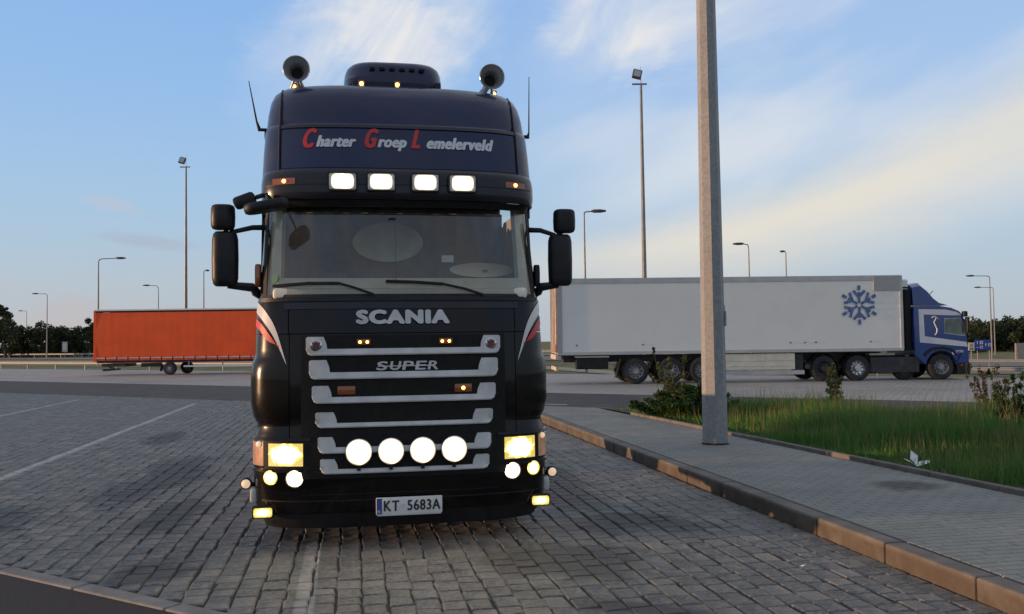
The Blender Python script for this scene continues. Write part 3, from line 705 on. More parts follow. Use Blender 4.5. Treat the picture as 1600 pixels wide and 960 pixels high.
# windscreen with gasket, pillars
WT = [(2.105, 1.238, .105), (2.3, 1.228, .15), (2.6, 1.212, .22), (2.96, 1.195, .31)]
def inpatch(mb, z0, z1, u0, u1, **k): return patch(mb, z0, z1, u0, u1, T=WT, **k)
tpart(inpatch(MB(), 2.118, 2.93, -1.175, 1.175, nz=6, nu=30, thick=.006), 'windscreen', screen_glass)
for s in (-1, 1):
    a, b = (1.178, 2) if s > 0 else (-2, -1.178)
    tpart(inpatch(MB(), 2.105, 2.95, a, b, nz=5, nu=10, side=.22, thick=.03), 'pillar', paint)
    a, b = (1.155, 1.187) if s > 0 else (-1.187, -1.155)
    tpart(inpatch(MB(), 2.105, 2.95, a, b, nz=5, nu=3, off=-.004, thick=.01), 'screen_gasket', rubber)
    a, b = (1.055, 1.172) if s > 0 else (-1.172, -1.055); tpart(inpatch(MB(), 2.13, 2.93, a, b, off=.035, nz=5, nu=4, thick=.05), 'pillar_trim', cream)
tpart(inpatch(MB(), 2.092, 2.122, -1.19, 1.19, nz=1, nu=30, off=-.004, thick=.02), 'screen_gasket', rubber)
tpart(inpatch(MB(), 2.925, 2.955, -1.19, 1.19, nz=1, nu=30, off=-.002, thick=.02), 'screen_gasket', rubber)
# interior
tpart(MB().box((0, .62, 2.13), (2.2, .82, .10), bev=.03).box((0, .46, 2.205), (2.14, .34, .10), bev=.03), 'dashboard', cream)
tpart(MB().box((0, .285, 2.205), (2.16, .02, .13), bev=.004, rx=-.25), 'dash_front', cream)
cu = MB().grid([[(-1.14 + 2.28 * i / 60, 1.75 + .018 * math.sin(i * 1.3) + .01 * math.sin(i * .5), 2.0 + 1.05 * j) for j in (0, 1)] for i in range(61)])
tpart(cu, 'curtain', curtain)
for s in (-1, 1):
    cs = MB().grid([[(s * (1.15 + .008 * math.sin(i * 1.4)), 1.05 + .70 * i / 20, 2.05 + .9 * j) for j in (0, 1)] for i in range(21)]); tpart(cs, 'side_curtain', curtain)
    st_ = MB().box((s * .62, 1.35, 1.9), (.52, .12, .62), bev=.05, rx=-.12).box((s * .62, 1.1, 1.58), (.52, .52, .14), bev=.05); st_.box((s * .62, 1.39, 2.31), (.28, .10, .20), bev=.04); tpart(st_, 'seat', curtain)
def ellipse(mb, c, rx, rz_, d, n=36, tilt=0.0):
    P0 = [(c[0] + rx * math.cos(2 * math.pi * k / n), c[1] + tilt * math.sin(2 * math.pi * k / n), c[2] + rz_ * math.sin(2 * math.pi * k / n)) for k in range(n)]
    P1 = [(p[0], p[1] + d, p[2]) for p in P0]; return mb.loft([P0, P1])
ov = tpart(ellipse(MB(), (-.07, 1.55, 2.725), .355, .20, .03), 'oval_window', ovalm)
for z, x0, x1, sl in ((2.70, -.38, .24, .055), (2.80, -.36, -.16, .05)):
    tpart(MB().add([(x0, 1.545, z), (x1, 1.545, z + sl), (x1, 1.545, z + sl + .011), (x0, 1.545, z + .011)], [(0, 1, 2, 3)]), 'pale_strip', paper, ov, False)
tpart(ellipse(MB(), (.755, .66, 2.372), .30, .075, .03, tilt=.10), 'tray', cream)
tpart(MB().box((.78, .60, 2.36), (.045, .02, .014), bev=.004), 'tray_clip', plastic)
tpart(MB().box((.392, .235, 2.435), (.105, .004, .062), rx=-.22), 'permit_card', paper, smooth=False)
tpart(MB().box((-.06, .27, 2.50), (.006, .006, .56)).box((-.09, .27, 2.785), (.06, .02, .02)), 'aerial_lead', plastic, smooth=False)
stk = tpart(MB().lathe([(0, 0), (.036, 0), (.036, -.003), (0, -.003)], (-1.09, Yf(-1.09, 2.262, WT) - .004, 2.262), (-.55, -.8, .2), 18), 'sticker', green, smooth=False)
for x, z0 in ((1.075, 2.42), (1.0, 2.30)): pass
# wipers
for pts in ([(-1.10, 2.198), (-.80, 2.214), (-.545, 2.212)], [(-.545, 2.212), (-.42, 2.175), (-.255, 2.115)], [(-.155, 2.228), (.08, 2.222), (.335, 2.205)], [(.335, 2.205), (.52, 2.165), (.685, 2.112)]):
    P0 = [(u, Yf(u, z, WT) - .028, z) for u, z in pts]
    tpart(MB().tube(P0, .011 if pts[0][0] not in (-1.10, -.155) else .014, 6), 'wiper', plastic)
# scuttle strip under the screen
tpart(patch(MB(), 2.062, 2.098, -1.2, 1.2, nz=1, nu=28, off=-.012, thick=.03), 'scuttle', plastic)
tpart(patch(MB(), 1.995, 2.05, -1.0, 1.0, nz=2, nu=24, off=-.010, thick=.02), 'lid_moulding', visorm)
# sun visor and lamp bar
VT = [(2.885, 1.195, .16), (2.93, 1.215, .12), (3.0, 1.222, .105), (3.1, 1.222, .115), (3.17, 1.215, .135), (3.205, 1.205, .17)]
tpart(patch(MB(), 0, 0, -2, 2, T=VT, nu=44, side=.35, zs=[2.935, 2.95, 3.0, 3.05, 3.1, 3.15, 3.18, 3.205]), 'sun_visor', visorm)
tpart(patch(MB(), 3.058, 3.066, -1.16, 1.16, T=VT, nz=1, nu=30, off=-.003, thick=.006), 'visor_seam', plastic)
tpart(patch(MB(), 2.885, 2.933, -2, 2, T=VT, off=.035, nz=2, nu=36, side=.2, thick=.05), 'visor_lip', plastic)
def rrect(w, h, r, n=5):
    P = []
    for cx, cz, a0 in ((w - r, h - r, 0), (-w + r, h - r, 90), (-w + r, -h + r, 180), (w - r, -h + r, 270)):
        for k in range(n + 1): a = R_(a0 + 90 * k / n); P.append((cx + r * math.cos(a), cz + r * math.sin(a)))
    return P
for u in (-.512, -.188, .188, .512):
    y0 = Yf(u, 3.07, VT)
    fn = lambda a, b, d, u=u, y0=y0: (u + a, y0 + d, 3.075 + b)
    lb = tpart(MB().prism(rrect(.126, .080, .018), -.05, .03, fn), 'roof_lamp', plastic, ang=30)
    tpart(MB().prism(rrect(.112, .068, .014), -.056, -.045, fn), 'reflector', lamp_glass, lb, ang=30)
    tpart(MB().prism(rrect(.093, .064, .040), -.064, -.054, fn), 'lens', bar_wht, lb, ang=30)
for s in (-1, 1):
    a, b = (.91, 1.10) if s > 0 else (-1.10, -.91)
    am = tpart(patch(MB(), 3.066, 3.119, a, b, T=VT, off=-.006, nz=1, nu=4, thick=.02), 'marker_lamp', amber_off)
    u = s * 1.005; tpart(MB().lathe([(0, -.012), (.013, -.008), (.017, 0)], (u, Yf(u, 3.093, VT) - .008, 3.093), (0, 1, 0), 10), 'bulb', amber_on, am)
# roof
RT = [(3.19, 1.222, .22), (3.42, 1.215, .28), (3.60, 1.205, .33), (3.635, 1.203, .355), (3.66, 1.20, .40), (3.80, 1.188, .45), (3.92, 1.172, .51), (4.01, 1.145, .59), (4.07, 1.10, .68), (4.11, 1.03, .80), (4.135, .92, .97), (4.148, .74, 1.25)]
rb = MB(); rings = []
for z, W, F in RT:
    p = arc(z, -2, 2, 40, RT); back = 2.24
    rings.append([(x, min(y, back), z) for x, y in [(p[0][0], back)] + [(p[0][0], p[0][1] + (back - p[0][1]) * .5)] + p + [(p[-1][0], p[-1][1] + (back - p[-1][1]) * .5), (p[-1][0], back)]])
rb.loft(rings, closed=True, cap=True); tpart(rb, 'roof', navy_skylit, ang=28)
for s in (-1, 1):
    q = MB(); pts = [(s * 1.055, Yf(1.055, z, RT) - .006, z) for z in (3.2, 3.4, 3.6, 3.64, 3.7, 3.8, 3.9, 3.98, 4.05)]; q.tube(pts, .011, 6); tpart(q, 'roof_seam', plastic)
tpart(patch(MB(), 3.60, 3.632, -1.04, 1.04, T=RT, nz=1, nu=24, off=-.010, thick=.02), 'roof_ridge', visorm)
tpart(patch(MB(), 3.225, 3.575, -1.03, 1.03, T=RT, nz=3, nu=26, off=-.006, thick=.012), 'sign_panel', navy_skylit)
fnR = lambda u, z: (u, Yf(u, z, RT) - .012, z)
def italic_word(txt, m, u0, u1, z0, z1): text_part('letter' if len(txt) == 1 else 'lettering', txt, m, truck, (u0, u1, z0, z1), fnR, bold=.0088 if len(txt) > 1 else .011, shear=.22, space=1.10)
for ch, a, b, z0, z1 in (('C', -.868, -.765, 3.402, 3.590), ('G', -.338, -.232, 3.405, 3.592), ('L', .083, .160, 3.412, 3.592)): italic_word(ch, red_letter, a, b, z0, z1)
italic_word('harter', white_letter, -.738, -.408, 3.412, 3.522); italic_word('roep', white_letter, -.218, .030, 3.382, 3.492); italic_word('emelerveld', white_letter, .212, .806, 3.412, 3.526)
# roof fittings
def acring(z, k, yo=0.0):
    P_ = []
    for q in range(40):
        a = 2 * math.pi * q / 40; c_, s_ = math.cos(a), math.sin(a)
        P_.append((-.02 + .485 * k * math.copysign(abs(c_) ** .5, c_), 1.52 + yo + .56 * k * math.copysign(abs(s_) ** .55, s_), z))
    return P_
ac = tpart(MB().loft([acring(4.10, .95), acring(4.19, .985), acring(4.26, 1.0), acring(4.34, .985, .01), acring(4.385, .955, .02), acring(4.415, .90, .03), acring(4.43, .80, .04), acring(4.438, .6, .04)]), 'air_conditioner', navy_skylit, ang=60)
for i in range(6):
    x = -.235 + i * .095; tpart(MB().box((x, .972, 4.325), (.055, .03, .032), bev=.008), 'vent_slot', meshm, ac)
tpart(MB().box((-.02, 1.0, 4.165), (.80, .06, .05), bev=.01), 'base_trim', plastic, ac)
def roof_z(u, y):
    lo, hi = 3.3, 4.147
    for _ in range(30):
        m_ = (lo + hi) / 2
        if abs(u) < lerp_tab(RT, m_)[0] and Yf(u, m_, RT) < y: lo = m_
        else: hi = m_
    return lo
hornm = mat('silver_horn', (.50, .50, .50), .34, metal=.55, dirt=((.25, .24, .23), .5), dscale=6)
def horn(u):
    y0 = .80; z = 4.245; prof = [(.118, 0), (.112, .02), (.085, .06), (.055, .14), (.038, .30), (.03, .55), (.042, .57), (.042, .64), (.0, .65)]
    h = tpart(MB().lathe(prof, (u, y0, z), (0, 1, 0), 24), 'horn', hornm, ang=60)
    tpart(MB().lathe([(.121, -.006), (.125, 0), (.121, .010), (.112, .004)], (u, y0, z), (0, 1, 0), 24), 'horn_rim', chrome, h)
    tpart(MB().lathe([(.0, .145), (.05, .145)], (u, y0, z), (0, 1, 0), 16), 'horn_throat', meshm, h)
    for dx, dy in ((-.07, .22), (.05, .24), (0, .55)): tpart(MB().tube([(u + dx, y0 + dy, roof_z(u + dx, y0 + dy) - .01), (u + dx * .3, y0 + dy - .05, z - .03)], .012, 6), 'horn_stand', hornm, h)
horn(-.93); horn(.90)
for u, lit in ((-.965, 1), (-.335, 1), (.0, 1), (.385, 0), (.955, 1)):
    y = 1.06 if abs(u) > .8 else .92; z = roof_z(u, y) - .012
    mk = tpart(MB().box((u, y, z + .035), (.062, .06, .085), bev=.012), 'marker_lamp', amber_off if lit else plastic)
    if lit: tpart(MB().lathe([(0, -.012), (.016, -.006), (.02, .002)], (u, y - .032, z + .04), (0, 1, 0), 10), 'bulb', amber_on, mk)
tpart(MB().tube([(-1.20, .95, 3.70), (-1.275, .95, 3.70), (-1.30, .95, 3.78), (-1.375, 1.0, 4.17)], [.016, .02, .009, .004], 6), 'antenna', plastic)
tpart(MB().tube([(1.20, .95, 3.70), (1.275, .95, 3.705), (1.283, .95, 3.75), (1.292, .95, 4.30)], [.016, .022, .007, .0035], 6), 'antenna', plastic)
tpart(MB().lathe([(0, -.02), (.05, -.02), (.05, .06), (0, .06)], (-1.232, 1.25, 3.72), (1, 0, 0), 12), 'roof_fitting', navy_skylit)
# mirrors
def pod(mb, c, w, d, h, taper=.9, r=.05, lean=0.0):
    rings = []
    for k, (t, s_) in enumerate(((-.5, .72), (-.46, .88), (-.36, .97), (0, 1.0), (.36, .97), (.46, .88), (.5, .72))):
        P = rrect(w / 2 * s_, d / 2 * s_, min(w, d) * .42 * s_, 4); rings.append([(c[0] + a + lean * t, c[1] + b, c[2] + h * t) for a, b in P])
    return mb.loft(rings)
for s in (-1, 1):
    cx = -1.525 if s < 0 else 1.475
    mi = tpart(pod(MB(), (cx, .52, 2.452), .225, .17, .475), 'mirror', plastic, ang=60)
    tpart(MB().box((cx, .605, 2.452), (.185, .008, .40), bev=.02), 'mirror_glass', chrome, mi)
    tpart(pod(MB(), (cx + (-.015 if s < 0 else .04), .50, 2.815), .205, .17, .215), 'wide_mirror', plastic, mi, ang=60)
    tpart(MB().tube([(cx + s * .0, .52, 2.67), (cx, .52, 2.73)], .03, 8), 'mirror_neck', plastic, mi)
    tpart(MB().tube([(s * 1.19, .62, 2.745), (s * 1.30, .56, 2.735), (cx - s * .04, .52, 2.685)], [.026, .024, .02], 8), 'mirror_arm', plastic, mi)
    tpart(MB().tube([(s * 1.22, .60, 2.12), (s * 1.27, .55, 2.165), (s * 1.30, .54, 2.205), (cx - s * .02, .52, 2.225)], [.03, .042, .04, .03], 8), 'mirror_arm', plastic, mi)
    tpart(pod(MB(), (s * 1.245, .50, 2.305), .055, .09, .20), 'side_repeater', plastic if s > 0 else amber_off, ang=60)
# kerb mirrors on the viewer's left
fm = tpart(pod(MB(), (-1.13, .02, 2.845), .37, .20, .085, lean=0), 'front_mirror', plastic, ang=60)
fm.matrix_local = Matrix.Translation((-1.13, .02, 2.845)) @ Matrix.Rotation(-.20, 4, 'Y') @ Matrix.Translation((1.13, -.02, -2.845))
tpart(MB().tube([(-1.15, .28, 2.97), (-1.13, .12, 2.90), (-1.12, .06, 2.87)], .018, 6), 'mirror_arm', plastic)
km = tpart(MB().tube([(-1.19, .40, 3.0), (-1.25, .38, 2.975)], .02, 6), 'kerb_mirror', plastic)
kb = MB().box((0, 0, 0), (.19, .12, .105), bev=.03); kb_o = tpart(kb, 'mirror_shell', plastic, km); kb_o.location = (-1.345, .38, 2.945); kb_o.rotation_euler = (0, R_(-22), 0)
# corner graphics
def swoosh(name, m, top, bot, s):
    n = 14; rows = []
    def ev(P, k):
        f = k * (len(P) - 1); i = min(int(f), len(P) - 2); q = f - i
        # smooth (catmull-rom)
        p = [P[max(i - 1, 0)], P[i], P[i + 1], P[min(i + 2, len(P) - 1)]]
        return tuple(.5 * (2 * p[1][j] + (p[2][j] - p[0][j]) * q + (2 * p[0][j] - 5 * p[1][j] + 4 * p[2][j] - p[3][j]) * q * q + (3 * p[1][j] - p[0][j] - 3 * p[2][j] + p[3][j]) * q ** 3) for j in (0, 1))
    def pt(u, z):
        z = z
        W, F = lerp_tab(KF, z); a = math.asin(min(1, abs(u) / W) ** (PEXP / 2)); sn, cs = math.sin(a), max(0.0, math.cos(a))
        x = W * sn ** (2 / PEXP); y = F + DEP * (1 - cs ** (2 / PEXP)); nx, ny = sn ** (2 - 2 / PEXP) / W, -(cs ** (2 - 2 / PEXP)) / DEP; l = math.hypot(nx, ny)
        return (s * (x + nx / l * .006), y + ny / l * .006, z)
    for i in range(n + 1):
        a, b = ev(top, i / n), ev(bot, i / n); rows.append([pt(a[0] + (b[0] - a[0]) * j / 2, a[1] + (b[1] - a[1]) * j / 2) for j in range(3)])
    return tpart(MB().grid(rows), name, m)
for s in (-1, 1):
    swoosh('silver_swoosh', white_stripe, [(1.252, 2.085), (1.16, 1.985), (1.07, 1.83), (.985, 1.555)], [(1.252, 1.985), (1.18, 1.90), (1.085, 1.76), (.98, 1.53)], s)
    swoosh('red_swoosh', red_letter, [(1.258, 1.935), (1.20, 1.885), (1.12, 1.78), (1.04, 1.665)], [(1.258, 1.865), (1.21, 1.825), (1.14, 1.735), (1.04, 1.69)], s)
# maker's name, badge
def fnF(u, z): return (u, Yf(u, z) - .022, z)
def solid_text(name, txt, m, parent, box, **k):
    o = text_part(name, txt, m, parent, box, fnF, **k)
    return o
solid_text('lettering', 'SCANIA', silver, truck, (-.408, .385, 1.862, 1.985), bold=.0145, space=1.14)
badge_red = mat('badge_red', (.16, .035, .035), .4)
# grille
tpart(patch(MB(), .585, 1.772, -.86, .86, off=-.006, nz=8, nu=20, thick=.006), 'grille_mesh', meshm)
SL = [(-.82, .82, 1.760, 1.603, 1.658, .645), (-.795, .795, 1.566, 1.406, 1.463, .622), (-.772, .772, 1.352, 1.206, 1.258, .608), (-.745, .745, 1.132, 1.004, 1.042, .567), (-.725, .725, .928, .794, .844, .577), (-.706, .706, .747, .625, .664, .56)]
for i, (ua, ub, zt, zb, zl, ui) in enumerate(SL):
    r = .05; r2 = .025; sl = .03 if i else .012
    P = [(ua, zt - .012), (ua + .012, zt)] + [(-ui - sl, zt)] + [(-ui + r2 * (1 - math.cos(R_(a))), zl + r2 * (1 - math.sin(R_(a)))) for a in (0, 30, 60, 90)]
    P += [(ui - r2 * (1 - math.sin(R_(a))), zl + r2 * (1 - math.cos(R_(a)))) for a in (0, 30, 60, 90)] + [(ui + sl, zt), (ub - .012, zt), (ub, zt - .012)]
    P += [(ub - .018 - r * (1 - math.cos(R_(a))), zb + r * (1 - math.sin(R_(a)))) for a in (0, 30, 60, 90)] + [(ua + .018 + r * (1 - math.sin(R_(a))), zb + r * (1 - math.cos(R_(a)))) for a in (0, 30, 60, 90)]
    # split in three so that the bar follows the bowed front
    bar = MB(); segs = 12
    def bent(a, b, d): return (a, Yf(a, b) + d - .012 * (b - zb) / (zt - zb), b)
    lipz0, lipz1 = zb, zl
    L = [(-ui + (2 * ui) * k / segs) for k in range(segs + 1)]
    bar.loft([[bent(u, lipz0, -.028), bent(u, lipz0 + .01, -.034), bent(u, lipz1, -.020), bent(u, lipz1, .012), bent(u, lipz0, .012)] for u in L], True, False)
    for s in (-1, 1):
        U = [ui, ui + .006, ui + .014, ui + .03] + [ui + .03 + (ub - ui - .03) * k / 9 for k in range(1, 10)]
        rings = []
        for u in U:
            k = (u - ui) / (ub - ui); e_ = max(0.0, (u - (ub - .055)) / .055); zb_ = zb + .055 * (1 - math.sqrt(max(0, 1 - e_ * e_))); zt_ = zt - (.010 if e_ > .99 else 0); zi = zl + (zt - zl) * min(1, (u - ui) / .03) ** .6
            zi = min(zi, zt_)
            rings.append([bent(s * u, zb_, -.028), bent(s * u, zb_ + .01, -.034), bent(s * u, zl if zl < zi else zi, -.024 + .006 * k), bent(s * u, zi, -.016 + .0 * k), bent(s * u, zi, .012), bent(s * u, zb_, .012)])
        bar.loft(rings, True, True)
    o = tpart(bar, 'grille_bar', silver, ang=30)
for s in (-1, 1):                                            # twin amber lamps in the top slot, badges at its ends
    u = s * .345
    ml = tpart(MB().box((u, Yf(u, 1.712) - .012, 1.712), (.115, .02, .052), bev=.008), 'grille_lamp', amber_off)
    for d in (-.03, .03): tpart(MB().lathe([(0, -.010), (.010, -.006), (.013, 0)], (u + d, Yf(u, 1.712) - .022, 1.712), (0, 1, 0), 10), 'bulb', amber_on, ml)
    u = s * .735; yb = Yf(u, 1.69) - .026
    bd = tpart(MB().lathe([(0, -.012), (.036, -.012), (.05, -.006), (.053, .01)], (u, yb, 1.69), (0, 1, 0), 20), 'badge', chrome)
    tpart(MB().prism([(-.034, .018), (-.018, .022), (0, .030), (.018, .022), (.034, .018), (.026, -.014), (0, -.036), (-.026, -.014)], -.018, -.012, lambda a, b, d: (u + a, yb + d, 1.69 + b)), 'badge_shield', badge_red, bd, False)
    tpart(MB().prism([(-.036, .020), (0, .034), (.036, .020), (.030, .036), (0, .046), (-.030, .036)], -.020, -.012, lambda a, b, d: (u + a, yb + d, 1.69 + b)), 'badge_crown', chrome, bd, False)
    u = s * .49
    al = tpart(MB().box((u, Yf(u, 1.312) - .008, 1.312), (.15, .02, .072), bev=.02), 'grille_lamp', amber_off)
    if s > 0: tpart(MB().lathe([(0, -.010), (.012, -.006), (.016, 0)], (u, Yf(u, 1.312) - .018, 1.312), (0, 1, 0), 10), 'bulb', amber_on, al)
for k, (ch, u) in enumerate(zip('SUPER', (-.20, -.09, .018, .126, .232))):
    text_part('letter', ch, silver, truck, (u - .045, u + .045, 1.474, 1.548), lambda a, b: (a, Yf(a, b) - .012, b), bold=.004, shear=.2)
tpart(MB().box((0, Yf(0, 1.508) - .010, 1.508), (.46, .004, .008)), 'badge_bar', silver, smooth=False)
# round driving lamps
for u in (-.392, -.128, .135, .40):
    y0 = Yf(u, .80) - .06
    dl = tpart(MB().lathe([(.104, 0), (.110, .008), (.112, .02), (.10, .06), (.07, .10), (.0, .12)], (u, y0, .804), (0, 1, 0), 28), 'driving_lamp', plastic, ang=50)
    tpart(MB().lathe([(0, -.022), (.05, -.018), (.08, -.010), (.100, .002), (.103, .006)], (u, y0, .804), (0, 1, 0), 28), 'lens', hl_wht, dl, ang=60)
    tpart(MB().lathe([(.101, .004), (.105, -.008), (.111, -.006), (.113, .010)], (u, y0, .804), (0, 1, 0), 28), 'bezel', chrome, dl, ang=60)
    tpart(MB().box((u, y0 + .03, .70), (.03, .03, .10)), 'bracket', plastic, dl, False)
# headlights, fogs, signals
for s in (-1, 1):
    a, b = (.80, 1.165) if s > 0 else (-1.165, -.80)
    hl = tpart(patch(MB(), .665, .90, a, b, off=-.006, nz=4, nu=8, thick=.03), 'headlight', lamp_glass if False else meshm)
    a, b = (.845, 1.125) if s > 0 else (-1.125, -.845)
    tpart(patch(MB(), .692, .878, a, b, off=-.012, nz=6, nu=10, thick=.01), 'lens', hl_yel, hl)
    a, b = (1.172, 1.268) if s > 0 else (-1.268, -1.172)
    tpart(patch(MB(), .69, .885, a, b, off=-.008, nz=3, nu=6, thick=.02), 'turn_signal', pale_lens, hl)
    u = s * 1.215; tpart(MB().lathe([(0, -.03), (.02, -.022), (.028, 0)], (u, Yf(u, .865) - .012, .868), (s * .6, 1, 0), 10), 'bulb', side_lens, hl)
    tpart(patch(MB(), .90, .925, *((.78, 1.26) if s > 0 else (-1.26, -.78)), off=-.02, nz=1, nu=10, thick=.04), 'headlight_brow', paint)
    tpart(patch(MB(), .640, .662, *((.80, 1.27) if s > 0 else (-1.27, -.80)), off=-.012, nz=1, nu=10, thick=.03), 'headlight_trim', visorm)
    for u, r, m, z in ((s * .912, .066, hl_wht, .592), (s * 1.115, .058, fog_yel, .597)):
        y0 = Yf(u, z) - .016
        fl_ = tpart(MB().lathe([(r + .012, 0), (r + .010, .03), (0, .05)], (u, y0, z), (s * -.25 if r < .06 else 0, 1, 0), 20), 'fog_lamp', plastic)
        tpart(MB().lathe([(0, -.014), (r * .6, -.010), (r, .0), (r + .004, .006)], (u, y0, z), (s * -.25 if r < .06 else 0, 1, 0), 20), 'lens', m, fl_, ang=60)
    y0 = .16; u = s * 1.178
    ll = tpart(MB().box((u, y0 + .015, .312), (.185, .06, .105), bev=.02), 'lower_lamp', plastic)
    tpart(MB().prism(rrect(.075, .038, .018), 0, .02, lambda a, b, d: (u + a, y0 - .022 + d, .308 + b)), 'lens', fog_yel, ll)
    sx_ = s * (1.338)
    sl_ = tpart(MB().tube([(s * 1.26, .44, .50), (sx_, .42, .508)], .02, 6).lathe([(.0, .07), (.044, .06), (.05, 0), (.043, -.012)], (sx_, .38, .518), (0, 1, 0), 16), 'side_lamp', rubber)
    tpart(MB().lathe([(0, -.018), (.025, -.014), (.038, -.002)], (sx_, .37, .518), (0, 1, 0), 16), 'lens', side_lens, sl_, ang=60)
    tpart(MB().box((s * 1.27, .36, .42), (.06, .09, .12), bev=.02), 'step_bracket', silver)
tpart(patch(MB(), .45, .458, -.80, .80, off=-.004, nz=1, nu=20, thick=.006), 'bumper_crease', visorm)
tpart(MB().box((0, .3, .25), (2.2, .12, .10)), 'under_run_bar', darksteel, smooth=False)
# number plate
pl = tpart(MB().box((.022, -.022, .347), (.55, .012, .142), bev=.006), 'number_plate', plate_white)
tpart(MB().box((-.227, -.030, .347), (.044, .006, .128)), 'plate_band', plate_blue, pl, False)
fp = lambda u, z: (u, -.0305, z)
text_part('lettering', 'KT', black_print, pl, (-.190, -.062, .305, .392), fp, bold=.003, space=1.2)
text_part('lettering', '5683A', black_print, pl, (.005, .282, .305, .392), fp, bold=.003, space=1.1)
text_part('lettering', 'PL', plate_white, pl, (-.241, -.213, .292, .315), lambda u, z: (u, -.0342, z))
tpart(MB().box((-.030, -.029, .348), (.022, .004, .026)), 'plate_seal', silver, pl, False)
tpart(MB().box((.022, -.026, .276), (.53, .008, .018)), 'plate_holder', silver, pl, False)
# chassis, wheels
def wheel(parent, x, y, r=.5, w=.30, side=1, rimm=None, z=None, name='wheel', n=28, rimr=.29):
    z = r if z is None else z; o = (x, y, z)
    prof = [(rimr * r / .5, -w * .48), (r * .80, -w * .50), (r * .93, -w * .47), (r, -w * .36), (r, w * .36), (r * .93, w * .47), (r * .80, w * .5), (rimr * r / .5, w * .48)]
    t = MB().lathe(prof, o, (1, 0, 0), n)
    for k in range(n):                                       # tread blocks
        a = 2 * math.pi * k / n; t.box((x, y + math.sin(a) * r * .995, z + math.cos(a) * r * .995), (w * .68, .06 * r / .5, .02), rx=-a)
    wo = t.build(name, rubber, parent, True, 40)
    q = rimr * r / .5; ax = side
    rp = [(q, .46 * w), (q * .97, .40 * w), (q * .88, .22 * w), (q * .62, .12 * w), (q * .52, .10 * w), (q * .45, .30 * w), (q * .40, .42 * w), (q * .2, .46 * w), (0, .46 * w)]
    ri = MB().lathe([(a, b) for a, b in rp], o, (ax, 0, 0), n).lathe([(q * .97, -.46 * w), (0, -.1 * w)], o, (ax, 0, 0), n).build('rim', rimm or silver, wo, True, 50)
    hb = MB()
    for k in range(10):
        a = 2 * math.pi * k / 10; hb.lathe([(q * .075, .0), (q * .075, .02), (0, .02)], (x + ax * .115 * w * 1.0, y + math.cos(a) * q * .75, z + math.sin(a) * q * .75), (ax, 0, 0), 8)
    return wo, hb
for s in (-1, 1):
    wheel(truck, s * 1.03, 1.42, .51, .31, s)
    for yy in (4.62, 5.95):
        wheel(truck, s * 1.08, yy, .51, .28, s); 
        wheel(truck, s * .76, yy, .51, .28, -s)
    fr = MB().box((s * .40, 4.1, .86), (.09, 5.6, .26)); tpart(fr, 'chassis_rail', darksteel, smooth=False)
    for yy in (1.42, 4.62, 5.95):
        P = [[(s * (.93 + dx), yy + .62 * math.cos(R_(a)), .51 + .62 * math.sin(R_(a))) for dx in (-.33, .33)] for a in range(-5 if yy > 2 else 15, 186 if yy > 2 else 166, 10)]
        Q = [[(p[0], yy + (p[1] - yy) * .955, .51 + (p[2] - .51) * .955) for p in r] for r in P]
        g_ = MB().grid(P).grid(Q); tpart(g_, 'mudguard', plastic)
    tk = MB().loft([[(s * .95 + a, yv, .62 + b) for a, b in rrect(.30, .30, .09)] for yv in (2.45, 3.35)]); tpart(tk, 'fuel_tank', silver if s > 0 else darksteel)
    tpart(MB().box((s * .98, 2.2, .5), (.5, .3, .6), bev=.02), 'cab_step', plastic)
    tpart(MB().box((s * .85, 6.62, .72), (.62, .05, .42), bev=.01), 'mud_flap', rubber)
tpart(MB().box((0, 5.2, 1.06), (.95, 1.0, .10), bev=.03), 'fifth_wheel', darksteel)
for yy in (1.42, 4.62, 5.95): tpart(MB().tube([(-1.0, yy, .51), (1.0, yy, .51)], .09, 8), 'axle', darksteel)
tpart(MB().box((0, 1.5, .78), (.9, 1.8, .7), bev=.06), 'engine', darksteel)
tpart(MB().box((0, 6.85, .84), (2.3, .12, .22), bev=.02), 'rear_beam', darksteel)

# ------------------------------------------------------------------ white refrigerated trailer and blue tractor
trw = mat('trailer_white', (.76, .76, .71), .45, var=.03, vscale=.5, dirt=((.64, .63, .58), .35), dscale=.5)
trw_grey = mat('trailer_grey', (.46, .46, .46), .45, var=.1, vscale=2)
greypanel = mat('grey_patch', (.33, .335, .335), .45, var=.05)
creamskirt = mat('pallet_box_cream', (.66, .62, .49), .55, var=.10, vscale=2, dirt=((.25, .21, .15), .5), dscale=2)
bluep = mat('lorry_blue', (.007, .042, .21), .30, coat=.8, var=.1, vscale=2, dirt=((.03, .045, .13), .4))
bluep2 = mat('snowflake_blue', (.085, .15, .33), .5, var=.45, vscale=8)
rustm = mat('door_steel', (.55, .42, .32), .6, var=.25, vscale=3)
orange_refl = mat('reflector_orange', (.65, .12, .02), .4)
TA = -R_(8.4); TR0 = (7.86, 33.55); TL = 13.5
trailer = thing('trailer', 'long white refrigerated semi trailer with a blue snowflake on its side', 'trailer', (*TR0, 0), TA)
